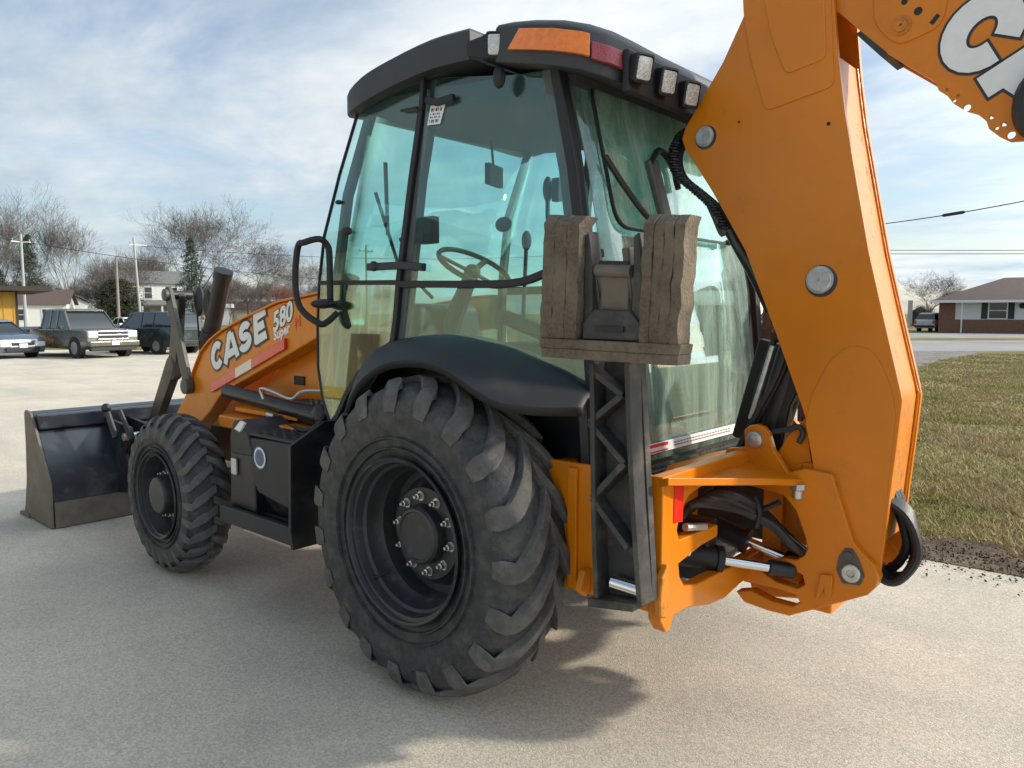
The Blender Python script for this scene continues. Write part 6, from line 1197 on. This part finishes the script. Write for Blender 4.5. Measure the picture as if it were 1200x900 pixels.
evergreen('dark spruce in front of the broad bare tree beside the white house', 228, 98, 11.6, 2.5, 'needle', seed=4)
evergreen('dense dark cedar left of the white two storey house', 141, 90, 5.6, 2.6, 'cedar', 'cedar_tree', 5, False, 0.02)
evergreen('dark spruce at the very left edge behind the ochre building', 4, 96, 7.2, 2.4, 'needle', seed=8)
evergreen('small dark evergreen beside the spruce by the white house', 246, 104, 5.0, 1.8, 'needle', seed=9)

# ------------------------------------------------------------------ lawn blades and litter on the near grass
def pt_in(poly, x, y):
    r = False; n = len(poly)
    for i in range(n):
        x0, y0 = poly[i][0], poly[i][1]; x1, y1 = poly[i-1][0], poly[i-1][1]
        if (y0 > y) != (y1 > y) and x < (x1-x0)*(y-y0)/(y1-y0)+x0: r = not r
    return r
M['blade'] = mat('grass_blades', (0.27, 0.25, 0.060), 0.85, var=0.35, vscale=1.2, dirt=(0.42, 0.33, 0.17), dscale=0.8, dlo=0.38, dhi=0.54)
vs = []; fs = []; polyL = [(p.x, p.y) for p in [gp(985, 8.6), gp(1000, 12), gp(1062, 19), gp(1100, 24.5), gp(1150, 28.6), gp(1400, 29.8)]+[gp(1500, 5.0), at(1200, 645, z=0), at(1140, 634, z=0), at(1085, 624, z=0), at(1040, 608, z=0), at(985, 575, z=0)]]
cnt = 0
while cnt < 90000:
    d = 4.6+24*rng.random()**1.7; u = 1000+230*rng.random(); p = far(u, d)
    if not pt_in(polyL, p.x-0.22*math.sin(p.x*7+p.y*5)*rng.random(), p.y-0.25*rng.random()*math.sin(p.x*11)-0.10): continue
    k = math.sin(p.x*1.9+1.2*math.sin(p.y*1.1))+math.sin(p.y*2.3+p.x*0.7)
    if k < -0.7 and rng.random() < 0.75: continue
    h = 0.018+0.035*rng.random(); w = 0.0022+0.0009*d*0.5; a = rng.random()*PI; dx, dy = math.cos(a)*w, math.sin(a)*w; lx, ly = rng.normal(size=2)*h*0.8; n = len(vs)
    vs += [(p.x-dx, p.y-dy, -0.004), (p.x+dx, p.y+dy, -0.004), (p.x+lx, p.y+ly, h)]; fs.append((n, n+1, n+2)); cnt += 1
me = bpy.data.meshes.new('grass'); me.from_pydata(vs, [], fs); me.materials.append(M['blade']); g_ = bpy.data.objects.new('grass', me); C.objects.link(g_); tag(g_, 'short patchy winter grass growing on the lawn right of the boom', 'grass', kind='stuff')
# bare soil along the lawn edge
ed = [at(u, v, z=0) for u, v in ((1300, 703), (1200, 677), (1140, 666), (1085, 656), (1040, 641), (985, 601), (960, 562))]; wid = [0.75, 0.62, 0.60, 0.55, 0.5, 0.45, 0.45]
inn_ = [p+(Vector((p.x-CAM.x, p.y-CAM.y, 0)).normalized())*w for p, w in zip(ed, wid)]
b = MB(); b.loft([[(p.x, p.y, 0.0045) for p in ed], [(p.x, p.y, 0.012) for p in inn_]], cap=False, closed=False); o = b.build('soil_edge', M['earth'], kind='structure')
"""clods and small stones along the edge"""
b = MB()
for i in range(1500):
    q = rng.random()*5.9; k = int(q); p = ed[k].lerp(ed[k+1], q-k); w_ = rng.normal()*0.5+0.5; p = p+(inn_[k]-ed[k])*w_*0.8; s = 0.004+0.009*rng.random()**2
    b.add([(p.x+s*a, p.y+s*c, 0.006+s*(e+0.3)) for a, c, e in ((1, 0, 0), (-0.6, 0.8, 0), (-0.5, -0.9, 0), (0.1, 0, 1.0))], [(0, 1, 3), (1, 2, 3), (2, 0, 3), (0, 2, 1)])
o = b.build('soil_crumbs', M['earth'], fix=False, kind='stuff'); tag(o, 'crumbs of dark soil scattered along the lawn edge', 'soil')
SC.render.engine = 'CYCLES'
SC.cycles.max_bounces = 10; SC.cycles.transparent_max_bounces = 24; SC.cycles.glossy_bounces = 5
bpy.context.view_layer.update()
